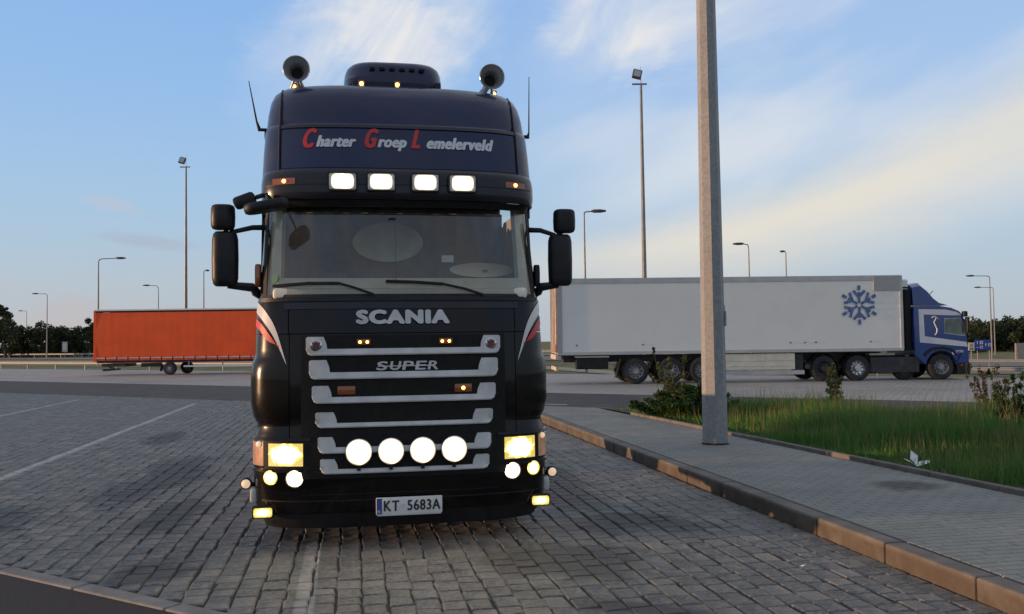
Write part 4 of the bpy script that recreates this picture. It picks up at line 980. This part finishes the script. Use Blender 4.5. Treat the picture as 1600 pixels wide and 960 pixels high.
# local: x forward along the trailer, y to its far side, z up
def lp(mb, name, m, parent=trailer, smooth=False, ang=35): return mb.build(name, m, parent, smooth, ang)
lp(MB().box((TL / 2, 1.3, 2.62), (TL - .16, 2.56, 2.86), bev=.01), 'box_body', trw)
lp(MB().box((TL / 2, .012, 3.985), (TL - .02, .04, .17)), 'top_rail', trw_grey)
lp(MB().box((TL / 2, 1.3, 4.08), (TL - .02, 2.6, .03)), 'roof', trw_grey)
lp(MB().box((TL / 2, .010, 1.21), (TL - .02, .05, .11)), 'bottom_rail', trw_grey)
lp(MB().box((.10, .008, 2.63), (.19, .05, 2.84)), 'corner_post', greypanel)
lp(MB().box((TL - .05, .008, 2.63), (.11, .05, 2.84)), 'corner_post', trw_grey)
lp(MB().box((TL - .62, .002, 3.78), (1.02, .05, .56)), 'grey_panel', greypanel)
for yy in (.66, 1.94): 
    dr = lp(MB().box((-.03, yy, 2.6), (.05, 1.25, 2.75), bev=.01), 'rear_door', rustm)
    for d in (-.3, .3): lp(MB().tube([(-.07, yy + d, 1.25), (-.07, yy + d, 3.95)], .02, 6), 'lock_bar', steel, dr)
lp(MB().box((-.05, .12, 1.42), (.03, .2, .3)), 'reflector_panel', orange_refl)
lp(MB().box((-.02, 1.3, 1.08), (.10, 2.5, .18)).box((.0, 1.3, .62), (.1, 2.4, .14)), 'rear_bumper', rustm)
for i, x in enumerate((4.2 - 1.12, 4.2 + .26, 4.2 + 1.56)):
    pass
AX = (3.02, 4.38, 5.60)
rim_g = mat('grey_rim', (.26, .26, .26), .5, var=.3, vscale=9, dirt=((.10, .09, .08), .5), dscale=5)
def twheel(parent, x, y, r, w, side, rimm, rimr=.29):
    """wheel whose axle runs along local y"""
    n = 28; prof = [(rimr * r / .5, -w * .48), (r * .80, -w * .50), (r * .93, -w * .47), (r, -w * .36), (r, w * .36), (r * .93, w * .47), (r * .80, w * .5), (rimr * r / .5, w * .48)]
    wo = MB().lathe(prof, (x, y, r), (0, 1, 0), n).build('wheel', rubber, parent, True, 40)
    q = rimr * r / .5
    rp = [(q, .46), (q * .97, .40), (q * .90, .18), (q * .64, .08), (q * .54, .10), (q * .46, .34), (q * .40, .46), (0, .46)]
    MB().lathe([(a, b * w) for a, b in rp], (x, y, r), (0, side, 0), n).build('rim', rimm, wo, True, 50)
    h = MB()
    for k in range(10): a = 2 * math.pi * k / 10; h.lathe([(q * .10, 0), (q * .10, .015), (0, .015)], (x + math.cos(a) * q * .77, y + side * (.13 * w + .004), r + math.sin(a) * q * .77), (0, side, 0), 8)
    h.build('rim_hole', meshm, wo)
    return wo
for x in AX:
    twheel(trailer, x, .22, .50, .36, -1, rim_g); twheel(trailer, x, 2.38, .50, .36, 1, rim_g)
    lp(MB().tube([(x, .3, .5), (x, 2.3, .5)], .08, 8), 'axle', darksteel)
lp(MB().box((6.6, 1.3, .98), (12.6, 1.1, .26)), 'chassis', darksteel)
lp(MB().box((1.35, .35, .82), (1.25, .5, .45), bev=.04), 'tool_box', plastic)
lp(MB().box((1.35, .36, 1.07), (1.3, .5, .05)), 'shelf', creamskirt)
mf = MB()
for x in (2.35,): mf.box((x, .22, .62), (.05, .38, .75), ry=.25)
lp(mf, 'mud_flap', rubber)
lp(MB().box((7.85, .16, .80), (2.75, .22, .62), bev=.015), 'pallet_box', creamskirt)
for z in (.62, .83): lp(MB().box((7.85, .045, z), (2.7, .012, .012)), 'box_seam', trw_grey)
for x in (.75, 3.3, 9.05, 9.62, 10.05, 12.2): lp(MB().box((x, .012, 1.52), (.07, .02, .05)), 'side_marker', amber_off)
lp(MB().box((2.95, .004, 1.22), (.75, .03, .06)), 'rail_plate', greypanel)
lp(MB().box((8.0, .12, .37), (3.2, .05, .16)), 'side_guard', trw_grey)
lp(MB().box((9.45, .4, .72), (.3, .4, .72), bev=.02), 'landing_leg', darksteel)
# snowflake print
def fl_rect(mb, cx, cz, a, l0, l1, hw, off=0.0, ang2=None):
    ca, sa = math.cos(a), math.sin(a)
    P = [(l0, -hw), (l1, -hw), (l1, hw), (l0, hw)]
    mb.add([(cx + p * ca - q * sa, -.0205 + off, cz + p * sa + q * ca) for p, q in P], [(0, 1, 2, 3)])
sf = MB(); sx0, sz0 = 11.78, 2.95
for k in range(6):
    a = R_(90 + 60 * k); hw = .062
    fl_rect(sf, sx0, sz0, a, .08, .50, .05, -.0006 * k)
    fl_rect(sf, sx0, sz0, a, .57, .76, .06, -.0006 * k)
    for s in (-1, 1):
        ox, oz = sx0 + .31 * math.cos(a), sz0 + .31 * math.sin(a)
        fl_rect(sf, ox, oz, a + s * R_(43), .0, .34, .055, -.0004 - .0006 * k - .0002 * (s + 1))
for v in range(len(sf.v)): x, y, z = sf.v[v]; sf.v[v] = (x, y, z)
lp(sf, 'snowflake', bluep2)
# refrigeration unit on the front wall
fu = lp(MB().box((TL + .19, 1.3, 2.85), (.40, 2.0, 2.2), bev=.06), 'cooling_unit', trw)
for i in range(9): lp(MB().box((TL + .22, .294, 3.62 - i * .115), (.26, .012, .055)), 'vent_slat', meshm, fu)
lp(MB().box((TL + .2, .29, 2.42), (.36, .02, .1)), 'unit_trim', meshm, fu)

# blue tractor: local frame shares the trailer's axis, x = 0 at the back of its cab
bx0 = TL + .42
bd_ = (TR0[0] + math.cos(TA) * bx0, TR0[1] + math.sin(TA) * bx0)
blue = thing('truck', 'blue tractor lorry with a white outline stripe coupled to the white trailer', 'lorry', (*bd_, 0), TA)
def bp_(mb, name, m, parent=blue, smooth=False, ang=35): return mb.build(name, m, parent, smooth, ang)
side = [(.05, .98), (.0, 1.7), (.02, 2.85), (.62, 2.88), (1.0, 2.88), (1.5, 2.80), (1.82, 2.66), (1.97, 2.48), (2.03, 2.1), (2.10, 1.55), (2.15, 1.0), (2.14, .62), (1.62, .62)]
archc, archr = (1.06, .52), .62
for k in range(9):
    a = R_(8 + (172 - 8) * k / 8); side.append((archc[0] + archr * math.cos(a), archc[1] + archr * math.sin(a)))
fnB = lambda a, b, d: (a, d, b)
cabm = MB().prism(side, .02, 2.5, fnB)
cab = bp_(cabm, 'cab', bluep)
bv = cab.modifiers.new('bevel', 'BEVEL'); bv.width = .06; bv.segments = 3; bv.limit_method = 'ANGLE'; bv.angle_limit = R_(50)
dfl = MB()
prof = [(.05, 2.92), (.02, 3.72), (.36, 3.80), (.62, 3.55), (.86, 3.22), (1.08, 3.02), (1.45, 2.90)]
dfl.loft([[(a, y_, 2.86 + (b - 2.86) * k) for a, b in prof] for y_, k in ((.12, .86), (.35, 1.0), (1.25, 1.03), (2.15, 1.0), (2.4, .86))])
bp_(dfl, 'roof_deflector', bluep, smooth=True)
bp_(MB().box((-.14, 1.25, 2.35), (.26, 2.2, 2.4), bev=.03), 'rear_shadow_panel' if False else 'gap_shade_panel', meshm)  # near-black box added behind the cab, standing in for shade in the gap
lower = MB().prism([(1.70, .20), (2.17, .20), (2.19, .62), (2.155, .66), (1.64, .66), (1.69, .45)], .01, 2.5, fnB); bp_(lower, 'bumper', plastic)
bp_(MB().prism([(.34, .98), (.42, 1.10), (.7, 1.26), (1.1, 1.30), (1.5, 1.20), (1.72, .92), (1.66, .90), (1.46, 1.10), (1.1, 1.2), (.7, 1.15), (.50, 1.02), (.44, .9)], -.004, .05, fnB), 'wheel_arch', plastic)
wn = bp_(MB().prism([(1.22, 1.82), (1.24, 2.36), (1.86, 2.38), (1.98, 2.1), (2.0, 1.72)], .012, .04, fnB), 'side_window', side_glass)
bp_(MB().prism([(1.20, 1.80), (1.22, 2.385), (1.87, 2.405), (2.0, 2.1), (2.02, 1.69)], .0155, .019, fnB), 'window_backing', mat('cab_interior', (.42, .48, .44), .7, var=.4, vscale=3), wn)
bp_(MB().box((2.02, .0, 2.55), (.16, .22, .22), bev=.04), 'visor_corner', plastic)
bp_(pod(MB(), (2.06, -.10, 2.12), .12, .22, .62), 'mirror', plastic, smooth=True)
whs = mat('white_stripe', (.62, .63, .65), .4)
bz = -.004
def sidepoly(name, P, m, y=.014, d=.006): return bp_(MB().prism(P, y - d, y, fnB), name, m)
sidepoly('white_band', [(.20, 2.76), (1.28, 2.73), (1.72, 2.63), (1.90, 2.50), (1.52, 2.50), (.40, 2.545), (.42, 1.70), (2.06, 1.46), (2.11, 1.27), (.22, 1.46)], whs)
# squiggle of a bird on the door
bird = [(.72, 2.42), (.82, 2.47), (.90, 2.42), (.86, 2.33), (.80, 2.25), (.86, 2.10), (.92, 1.97), (.90, 1.82), (.82, 1.74)]
sq = MB(); sq.tube([(a, .010, b) for a, b in bird], .024, 6); sq.tube([(.84, .010, 2.46), (.93, .010, 2.40), (1.02, .010, 2.36)], [.03, .024, .006], 6); bp_(sq, 'bird_emblem', whs, smooth=True)
text_part('lettering', 'JYSK', whs, blue, (1.60, 1.95, 1.02, 1.15), lambda u, z: (u, .012, z), bold=.006, shear=.15)
sq = MB(); sq.tube([(1.45, .012, 1.14), (1.52, .012, 1.15), (1.54, .012, 1.09), (1.49, .012, 1.05), (1.55, .012, .97)], .014, 6); bp_(sq, 'bird_emblem', whs, smooth=True)
bp_(MB().box((1.86, .005, .56), (.09, .012, .05)), 'marker_lamp', amber_off)
twheel(blue, 1.06, .20, .50, .32, -1, rim_g); twheel(blue, 1.06, 2.3, .50, .32, 1, rim_g)
crw = mat('polished_rim', (.55, .54, .53), .25, metal=.9, var=.3, vscale=8)
for x, mm in ((-2.22, crw), (-3.55, darksteel)):
    twheel(blue, x, .24, .50, .34, -1, mm); twheel(blue, x, 2.28, .50, .34, 1, mm)
twheel(blue, -.28, .42, .42, .30, -1, rim_g)
for x in (-2.22, -3.55):
    P = [[(x + .56 * math.cos(R_(a)), yv, .50 + .58 * math.sin(R_(a))) for yv in (.05, .62)] for a in range(-8, 190, 9)]
    bp_(MB().grid(P), 'mudguard', plastic, smooth=True)
bp_(MB().box((-.75, .42, .60), (1.95, .66, .62), bev=.04), 'fuel_tank', darksteel)
bp_(MB().box((-2.0, 1.25, .85), (4.0, .9, .25)), 'chassis_rail', darksteel)
bp_(MB().box((-1.15, .5, 1.02), (1.0, .4, .08)).box((-2.0, 1.25, 1.05), (.9, .9, .08)), 'deck_plate', creamskirt)
for a, b in (((1.0, .3, 2.85), (.85, .3, 3.28)), ((.75, .25, 3.3), (.93, .25, 3.48))): bp_(MB().tube([a, b], .014, 5), 'antenna', plastic)
bp_(MB().box((.0, -.01, 1.28), (.02, .02, 1.6)), 'cab_seam', meshm)

# ------------------------------------------------------------------ orange trailer
ora = mat('orange_tarpaulin', (.88, .095, .010), .55, var=.08, vscale=.8, bump=.12, bscale=5, dirt=((.66, .065, .010), .4), dscale=.7)
OA = -R_(10.3); ox, oy = far(146, 53.0)
orange = thing('trailer', 'orange curtain sided trailer parked across the lorry park', 'trailer', (ox, oy, 0), OA)
OL = 12.2
def op(mb, name, m, smooth=False): return mb.build(name, m, orange, smooth)
cv = MB().grid([[(.12 + (OL - .2) * i / 80, .0 + .0015 * math.sin(i * 1.9) - .03 * math.sin(math.pi * j / 8), .88 + 2.84 * j / 8) for j in range(9)] for i in range(81)])
op(cv, 'side_curtain', ora, True)
op(MB().box((OL / 2, 1.28, 2.3), (OL - .06, 2.42, 2.86)), 'body_frame', ora)
op(MB().box((OL / 2, 1.25, 3.86), (OL, 2.56, .10), bev=.02), 'roof', trw)
op(MB().box((OL / 2, .0, 3.77), (OL, .05, .07)), 'curtain_rail', meshm)
op(MB().box((.02, 1.25, 2.3), (.06, 2.5, 2.95)), 'rear_panel', ora)
op(MB().box((.08, -.012, 2.3), (.12, .03, 2.95)), 'corner_post', ora)
op(MB().box((OL / 2, -.02, 1.03), (OL - .2, .008, .05)), 'webbing', whs)
for i in range(int((OL - .5) / .66)): 
    op(MB().box((.72 + i * .66, -.028, .96), (.05, .02, .30)), 'curtain_buckle', plastic)
op(MB().box((OL / 2, 1.2, .80), (OL - .3, 2.2, .14)), 'deck', darksteel)
op(MB().box((1.0, 1.2, .60), (1.4, 1.6, .18)).box((.55, 1.2, .32), (.1, 2.3, .12)).box((.8, .5, .48), (.5, .08, .10), ry=.5), 'under_run_bar', darksteel)
op(MB().box((3.3, .35, .60), (1.1, .4, .22)), 'pallet_box', plastic)
twheel(orange, 4.45, .18, .38, .26, -1, rim_g); twheel(orange, 4.70, 2.3, .38, .26, 1, rim_g); twheel(orange, 10.9, .18, .38, .26, -1, rim_g); twheel(orange, 10.9, 2.3, .38, .26, 1, rim_g)
op(MB().box((8.3, .06, .50), (6.0, .04, .09)), 'side_guard', whs)
for x in (5.6, 7.6, 9.6): op(MB().box((x, .1, .64), (.06, .05, .32)), 'guard_bracket', steel)
op(MB().box((3.95, .2, .42), (.05, .3, .4), ry=.2), 'mud_flap', rubber)

# ------------------------------------------------------------------ lamp posts
POST = (5.31, 12.55)
np_ = thing('lamp_post', 'thick galvanised octagonal lamp post standing on the footpath', 'lamp post', (*POST, .15), R_(3))
ring = lambda r, z, n=8: [(r * math.cos(2 * math.pi * (k + .5) / n), r * math.sin(2 * math.pi * (k + .5) / n), z) for k in range(n)]
MB().loft([ring(.184, 0), ring(.178, 1.0), ring(.132, 8.0), ring(.10, 13.0)]).build('pole', steel, np_)
MB().lathe([(.195, 0), (.20, .02), (.185, .03)], (0, 0, 0), (0, 0, 1), 16).build('collar', darksteel, np_)
MB().box((.165, -.06, 1.85), (.03, .06, .22), bev=.004).build('inspection_cover', steel, np_)
MB().box((.182, -.03, 1.98), (.006, .03, .13)).build('label_tape', plate_white, np_)
MB().box((0, -.4, 13.0), (.16, .9, .12), bev=.03).build('lamp_head', steel, np_)
lampm = mat('lamp_pole_grey', (.22, .22, .22), .55, metal=.3, var=.15, vscale=3)
headm = mat('lamp_head_dark', (.06, .06, .065), .5)
def street_lamp(px, d, top_px, label, h=10.0, arm=2.0, side=1, kind='street_lamp', ez=None, rise=.3):
    x, y = far(px, d); z0 = gz(x, y) if st(x, y)[1] > 41 else 0.0
    hz = 534 - (px - 800) * ROLL; top = CAMH + (hz - top_px) * d / FPX; H = top - z0
    t = thing(kind, label, 'lamp post' if kind == 'street_lamp' else 'light mast', (x, y, z0), -YAW, 'street lamps round the lorry park' if kind == 'street_lamp' else 'tall floodlight masts')
    rr = .10 if kind == 'street_lamp' else .19
    if kind == 'street_lamp':
        MB().tube([(0, 0, 0), (0, 0, H * .5), (0, 0, H - rise)], [rr, rr * .75, rr * .5], 8).build('pole', lampm, t, True)
        MB().tube([(0, 0, H - rise - .02), (side * arm * .05, 0, H - rise * .4), (side * arm * .2, 0, H - rise * .1), (side * arm, 0, H)], [rr * .5, rr * .5, rr * .45, rr * .4], 8).build('arm', lampm, t, True)
        hd = MB().loft([[(side * (arm + q), a, H + .02 + b) for a, b in rrect(w, hh, min(w, hh) * .6, 3)] for q, w, hh in ((-.10, .06, .05), (.1, .16, .10), (.5 if arm > .3 else .2, .17, .10), (.85 if arm > .3 else .35, .10, .05))]).build('lamp_head', headm, t, True)
    else:
        MB().tube([(0, 0, 0), (0, 0, H * .5), (0, 0, H - .9)], [rr, rr * .72, rr * .45], 10).build('pole', lampm, t, True)
        MB().tube([(0, 0, H - .9), (0, 0, H + .35)], [.03, .015], 5).build('lightning_rod', lampm, t)
        MB().box((-.1, 0, H - .85), (1.0, .12, .09)).build('cross_arm', lampm, t)
        MB().box((-.28, -.25, H - .25), (.62, .25, .66), ry=R_(14), rx=R_(-18), bev=.05).build('floodlight', headm, t)
        MB().box((-.28, -.39, H - .22), (.46, .03, .48), ry=R_(14), rx=R_(-18)).build('flood_glass', lamp_glass, t)
    return t
street_lamp(153, 84, 404, 'street lamp rising behind the left end of the orange trailer', side=1, arm=1.7)
street_lamp(73, 140, 459, 'taller of the two street lamps against the trees at far left', side=-1, arm=1.5)
street_lamp(41, 200, 486, 'smallest street lamp among the trees at far left', side=-1, arm=1.0)
street_lamp(247, 123, 446, 'street lamp with drooping arm above the middle of the orange trailer', side=-1, arm=1.3, rise=.7)
street_lamp(318, 100, 423, 'thin street lamp seen end on between the mast and the black truck', side=1, arm=.25)
street_lamp(290, 88, 246, 'tall floodlight mast behind the orange trailer left of the black truck', kind='light_mast')
street_lamp(1008, 60, 108, 'tall floodlight mast behind the white trailer left of the thick lamp post', kind='light_mast')
street_lamp(915, 57, 330, 'street lamp nearest the black truck with its arm to the right above the white trailer', side=1, arm=.55, rise=.18)
street_lamp(1172, 77, 381, 'street lamp with short bent arm just right of the thick lamp post', side=-1, arm=.5, rise=.5)
street_lamp(1230, 85, 393, 'thin street lamp seen end on above the white trailer', side=-1, arm=.18)
street_lamp(1548, 105, 431, 'taller street lamp at right edge with its arm reaching left above the signs', side=-1, arm=1.9, rise=.2)
street_lamp(1553, 131, 449, 'lower street lamp at right edge with its arm reaching left, behind the taller one', side=-1, arm=1.9, rise=.2)

# ------------------------------------------------------------------ guard rails, signs
def guard_rail(s0, s1, t, label, h=.62, step=4.0, up=.0):
    c = rd(s0, t); o = thing('guard_rail', label, 'guard rail', (*c, 0), -R_(42))
    L = s1 - s0; n = int(L / step)
    zf = lambda q: gz(*rd(s0 + q, t))
    prof = [(0, .16), (-.05, .10), (0, .04), (0, -.04), (-.05, -.10), (0, -.16)]
    MB().loft([[(L * i / 40, a - .06, zf(L * i / 40) + h + b * .9) for a, b in prof] for i in range(41)], False, False).build('beam', steel, o)
    for i in range(n + 1):
        x = i * step; MB().box((x, .02, zf(x) + h / 2), (.06, .10, h + .1)).build('post', steel, o)
    return o
guard_rail(-150, -42, 42.6, 'steel guard rail along the grass verge left of the orange trailer', .50)
guard_rail(-30, 16, 71, 'pale steel guard rail beyond the grass at right in front of the signs', .55, 3.0)
guard_rail(-260, -40, 91, 'far guard rail in front of the trees at left', .6, 8.0)
guard_rail(-60, 20, 92, 'far thin guard rail along the motorway at right', .6, 6.0)
signblue = mat('sign_blue', (.012, .06, .34), .45, var=.08); signwhite = mat('sign_white', (.62, .58, .50), .5); signred = mat('sign_red', (.5, .05, .03), .5); signor = mat('sign_orange', (.65, .25, .06), .5)
def sign(px, d, w, z0, z1, m, label, posts, cells):
    x, y = far(px, d); g0 = gz(x, y); o = thing('road_sign', label, 'sign', (x, y, g0), -YAW)
    MB().box((0, 0, (z0 + z1) / 2), (w, .06, z1 - z0), bev=.015).build('panel', m, o)
    for p in posts: MB().tube([(p, .07, 0), (p, .07, z1 - .1)], .05, 6).build('post', steel, o)
    for cx, cz, cw, ch, cm in cells: MB().box((cx, -.034, cz), (cw, .012, ch)).build('marking', cm, o)
    return o
sign(1516, 105, .72, 1.15, 2.1, signwhite, 'small white sign with an orange emblem left of the blue sign', (0,), [(0, 1.78, .34, .36, signor), (-.1, 1.36, .12, .22, black_print), (.1, 1.36, .12, .22, black_print)])
sgn = sign(1535, 105, 2.05, 1.2, 2.4, signblue, 'blue motorway direction sign with arrows on two posts', (-.7, .7), [(-.25, 2.08, .36, .36, plate_white), (-.25, 1.55, .34, .30, plate_white), (-.25, 1.55, .24, .20, signred), (.72, 1.82, .36, .34, plate_white), (.72, 1.82, .27, .24, signred), (-.25, 2.08, .22, .14, signblue)])
for cx, cz in ((-.72, 2.05), (.25, 1.8)):
    MB().prism([(0, .2), (.1, .04), (.03, .06), (.03, -.16), (-.03, -.16), (-.03, .06), (-.1, .04)], -.045, -.032, lambda a, b, d: (cx + a, d, cz + b)).build('arrow', plate_white, sgn)
MB().box((-.72, -.036, 1.52), (.25, .01, .05)).build('marking', plate_white, sgn)
sign(101, 150, .9, 1.0, 2.7, mat('sign_grey', (.35, .38, .38), .5), 'small pale sign in front of the trees left of the orange trailer', (0,), [(0, 1.9, .6, 1.1, signwhite)])
x, y = far(1594, 100); brr = MB().box((0, 0, 1.0), (1.4, .2, 2.0), bev=.03).box((0, -.12, 1.0), (1.2, .06, 1.7), bev=.01)
tag(brr.build('noise_screen', mat('screen_grey', (.25, .24, .22), .7, var=.2), None, loc=(x, y, gz(x, y)), ), 'grey boxy screen panel by the road at the right edge', 'screen').rotation_euler = (0, 0, -YAW)

# ------------------------------------------------------------------ trees
treems = [leaf_mat('tree_leaf_dark', (.026, .040, .022), (.055, .072, .036), (.04, .055, .034), .4, .8, .4), leaf_mat('tree_leaf_mid', (.040, .055, .026), (.075, .09, .042), (.065, .07, .035), .4, .8, .4)]
def tree(px, d, h, w, label, kind=0, sparse=1.0, group=None, trunk=.25):
    x, y = far(px, d); z0 = gz(x, y); t = thing('tree', label, 'tree', (x, y, z0), rnd.uniform(0, 6.28), group)
    tb = MB(); tb.tube([(0, 0, 0), (rnd.uniform(-.1, .1), 0, h * .4), (rnd.uniform(-.2, .2), rnd.uniform(-.2, .2), h * .82)], [h * .028, h * .02, h * .006], 6)
    cs, rs = [], []
    k = 9
    for i in range(k):
        a = i * 2.4 + rnd.uniform(-.5, .5); zz_ = h * (trunk + (1 - trunk) * ((i + .5) / k) ** .9); rr = w / 2 * math.sin(math.pi * min(.93, (.22 + .72 * (i + .5) / k))) * rnd.uniform(.35, .95)
        c = (math.cos(a) * rr, math.sin(a) * rr, zz_ * rnd.uniform(.9, 1.0)); cs.append(c); q = w * rnd.uniform(.16, .30); rs.append((q, q, q * rnd.uniform(.7, 1.1)))
        tb.tube([(0, 0, zz_ * .6), (c[0] * .6, c[1] * .6, zz_ * .8), (c[0], c[1], c[2])], [h * .010, h * .007, h * .002], 4)
    tb.build('trunk', barkm, t, True)
    V, F = foliage(int(1500 * sparse), cs, rs, w * .055); npmesh('crown', V, F, treems[kind], t)
    return t
LT = [(-12, 150, 8.2, 5.5), (8, 160, 7.0, 4.2), (14, 168, 7.0, 2.4), (28, 165, 4.4, 4.5), (42, 172, 4.9, 3.2), (54, 165, 4.2, 3.6), (66, 160, 5.0, 3.4), (80, 175, 4.4, 4.0), (88, 165, 4.2, 3.6), (100, 172, 4.4, 4.2), (112, 165, 3.6, 3.4), (120, 170, 4.8, 3.6), (131, 165, 4.2, 3.6), (140, 160, 5.8, 2.8), (152, 168, 5.4, 4.0), (170, 170, 4.4, 4.5), (195, 175, 4.2, 5.0), (225, 170, 4.2, 5.0)]
seen = ['tall dark tree at the left edge of the photo', 'twin topped dark tree second from the left edge', 'narrow dark tree beside the twin topped one', 'low dark tree left of the smallest street lamp', 'thin crowned tree behind the smallest street lamp', 'low round tree between the two far left street lamps', 'taller round crowned tree just left of the taller far street lamp', 'low broad tree right of the taller far street lamp', 'round tree with brownish crown in the middle of the left tree line', 'broad low tree left of the small pale sign', 'lowest tree in the gap right of the small pale sign', 'loose crowned tree right of the gap in the left tree line', 'dark tree second from the orange trailer', 'dark tree touching the left end of the orange trailer']
for i, (px_, d_, h_, w_) in enumerate(LT):
    tree(px_, d_, h_ + 1.2, w_ * 1.15, seen[i] if i < len(seen) else ['tree hidden behind the left part of the orange trailer', 'tree hidden behind the wheels of the orange trailer', 'tree hidden behind the middle of the orange trailer', 'tree hidden behind the right part of the orange trailer'][i - 14], 1 if i in (4, 8, 11) else 0, .55 if i in (4, 11) else 1.3, 'trees along the left horizon', .12)
RTs = [(1500, 150, 5.0, 5.0), (1513, 170, 5.2, 5.5), (1524, 160, 4.8, 5.0), (1533, 175, 5.4, 5.0), (1545, 165, 4.9, 5.0), (1556, 180, 5.4, 5.5), (1566, 165, 4.8, 5.0), (1572, 175, 6.2, 4.5), (1583, 160, 4.9, 5.0), (1590, 178, 5.8, 5.0), (1600, 160, 5.2, 5.5), (1612, 170, 5.6, 5.5)]
seenr = ['dark tree partly behind the cab of the blue lorry', 'dark tree above the small white sign', 'low dark tree above the left half of the blue sign', 'dark tree above the middle of the blue sign', 'dark tree just left of the right hand street lamp poles', 'dark tree directly behind the two street lamp poles at right', 'low dark tree just right of the street lamp poles', 'tallest pointed tree in the right hand wood', 'low tree between the two taller ones at the right edge', 'tall dark tree behind the grey screen panel', 'dark tree cut by the right edge of the photo', 'tree just outside the right edge']
for i, (px_, d_, h_, w_) in enumerate(RTs):
    tree(px_, d_, h_, w_ * 1.25, seenr[i], 1 if i in (2, 6, 8) else 0, 1.3, 'trees of the right hand wood', .08)
for nm, a, b, dd_, hh in (('undergrowth', -30, 240, 176, 2.6), ('undergrowth', 1490, 1640, 185, 3.0)):
    cs, rs = [], []
    n_ = int((b - a) / 6)
    for i in range(n_):
        x, y = far(a + (b - a) * i / n_, dd_ + rnd.uniform(-4, 4)); z = gz(x, y); cs.append((x, y, z + hh * rnd.uniform(.25, .55))); rs.append((1.4, 1.4, hh * rnd.uniform(.4, .6)))
    V, F = foliage(n_ * 260, cs, rs, .22); tag(npmesh(nm, V, F, treems[0]), 'dark scrub at the foot of the far trees', 'undergrowth', kind='stuff')
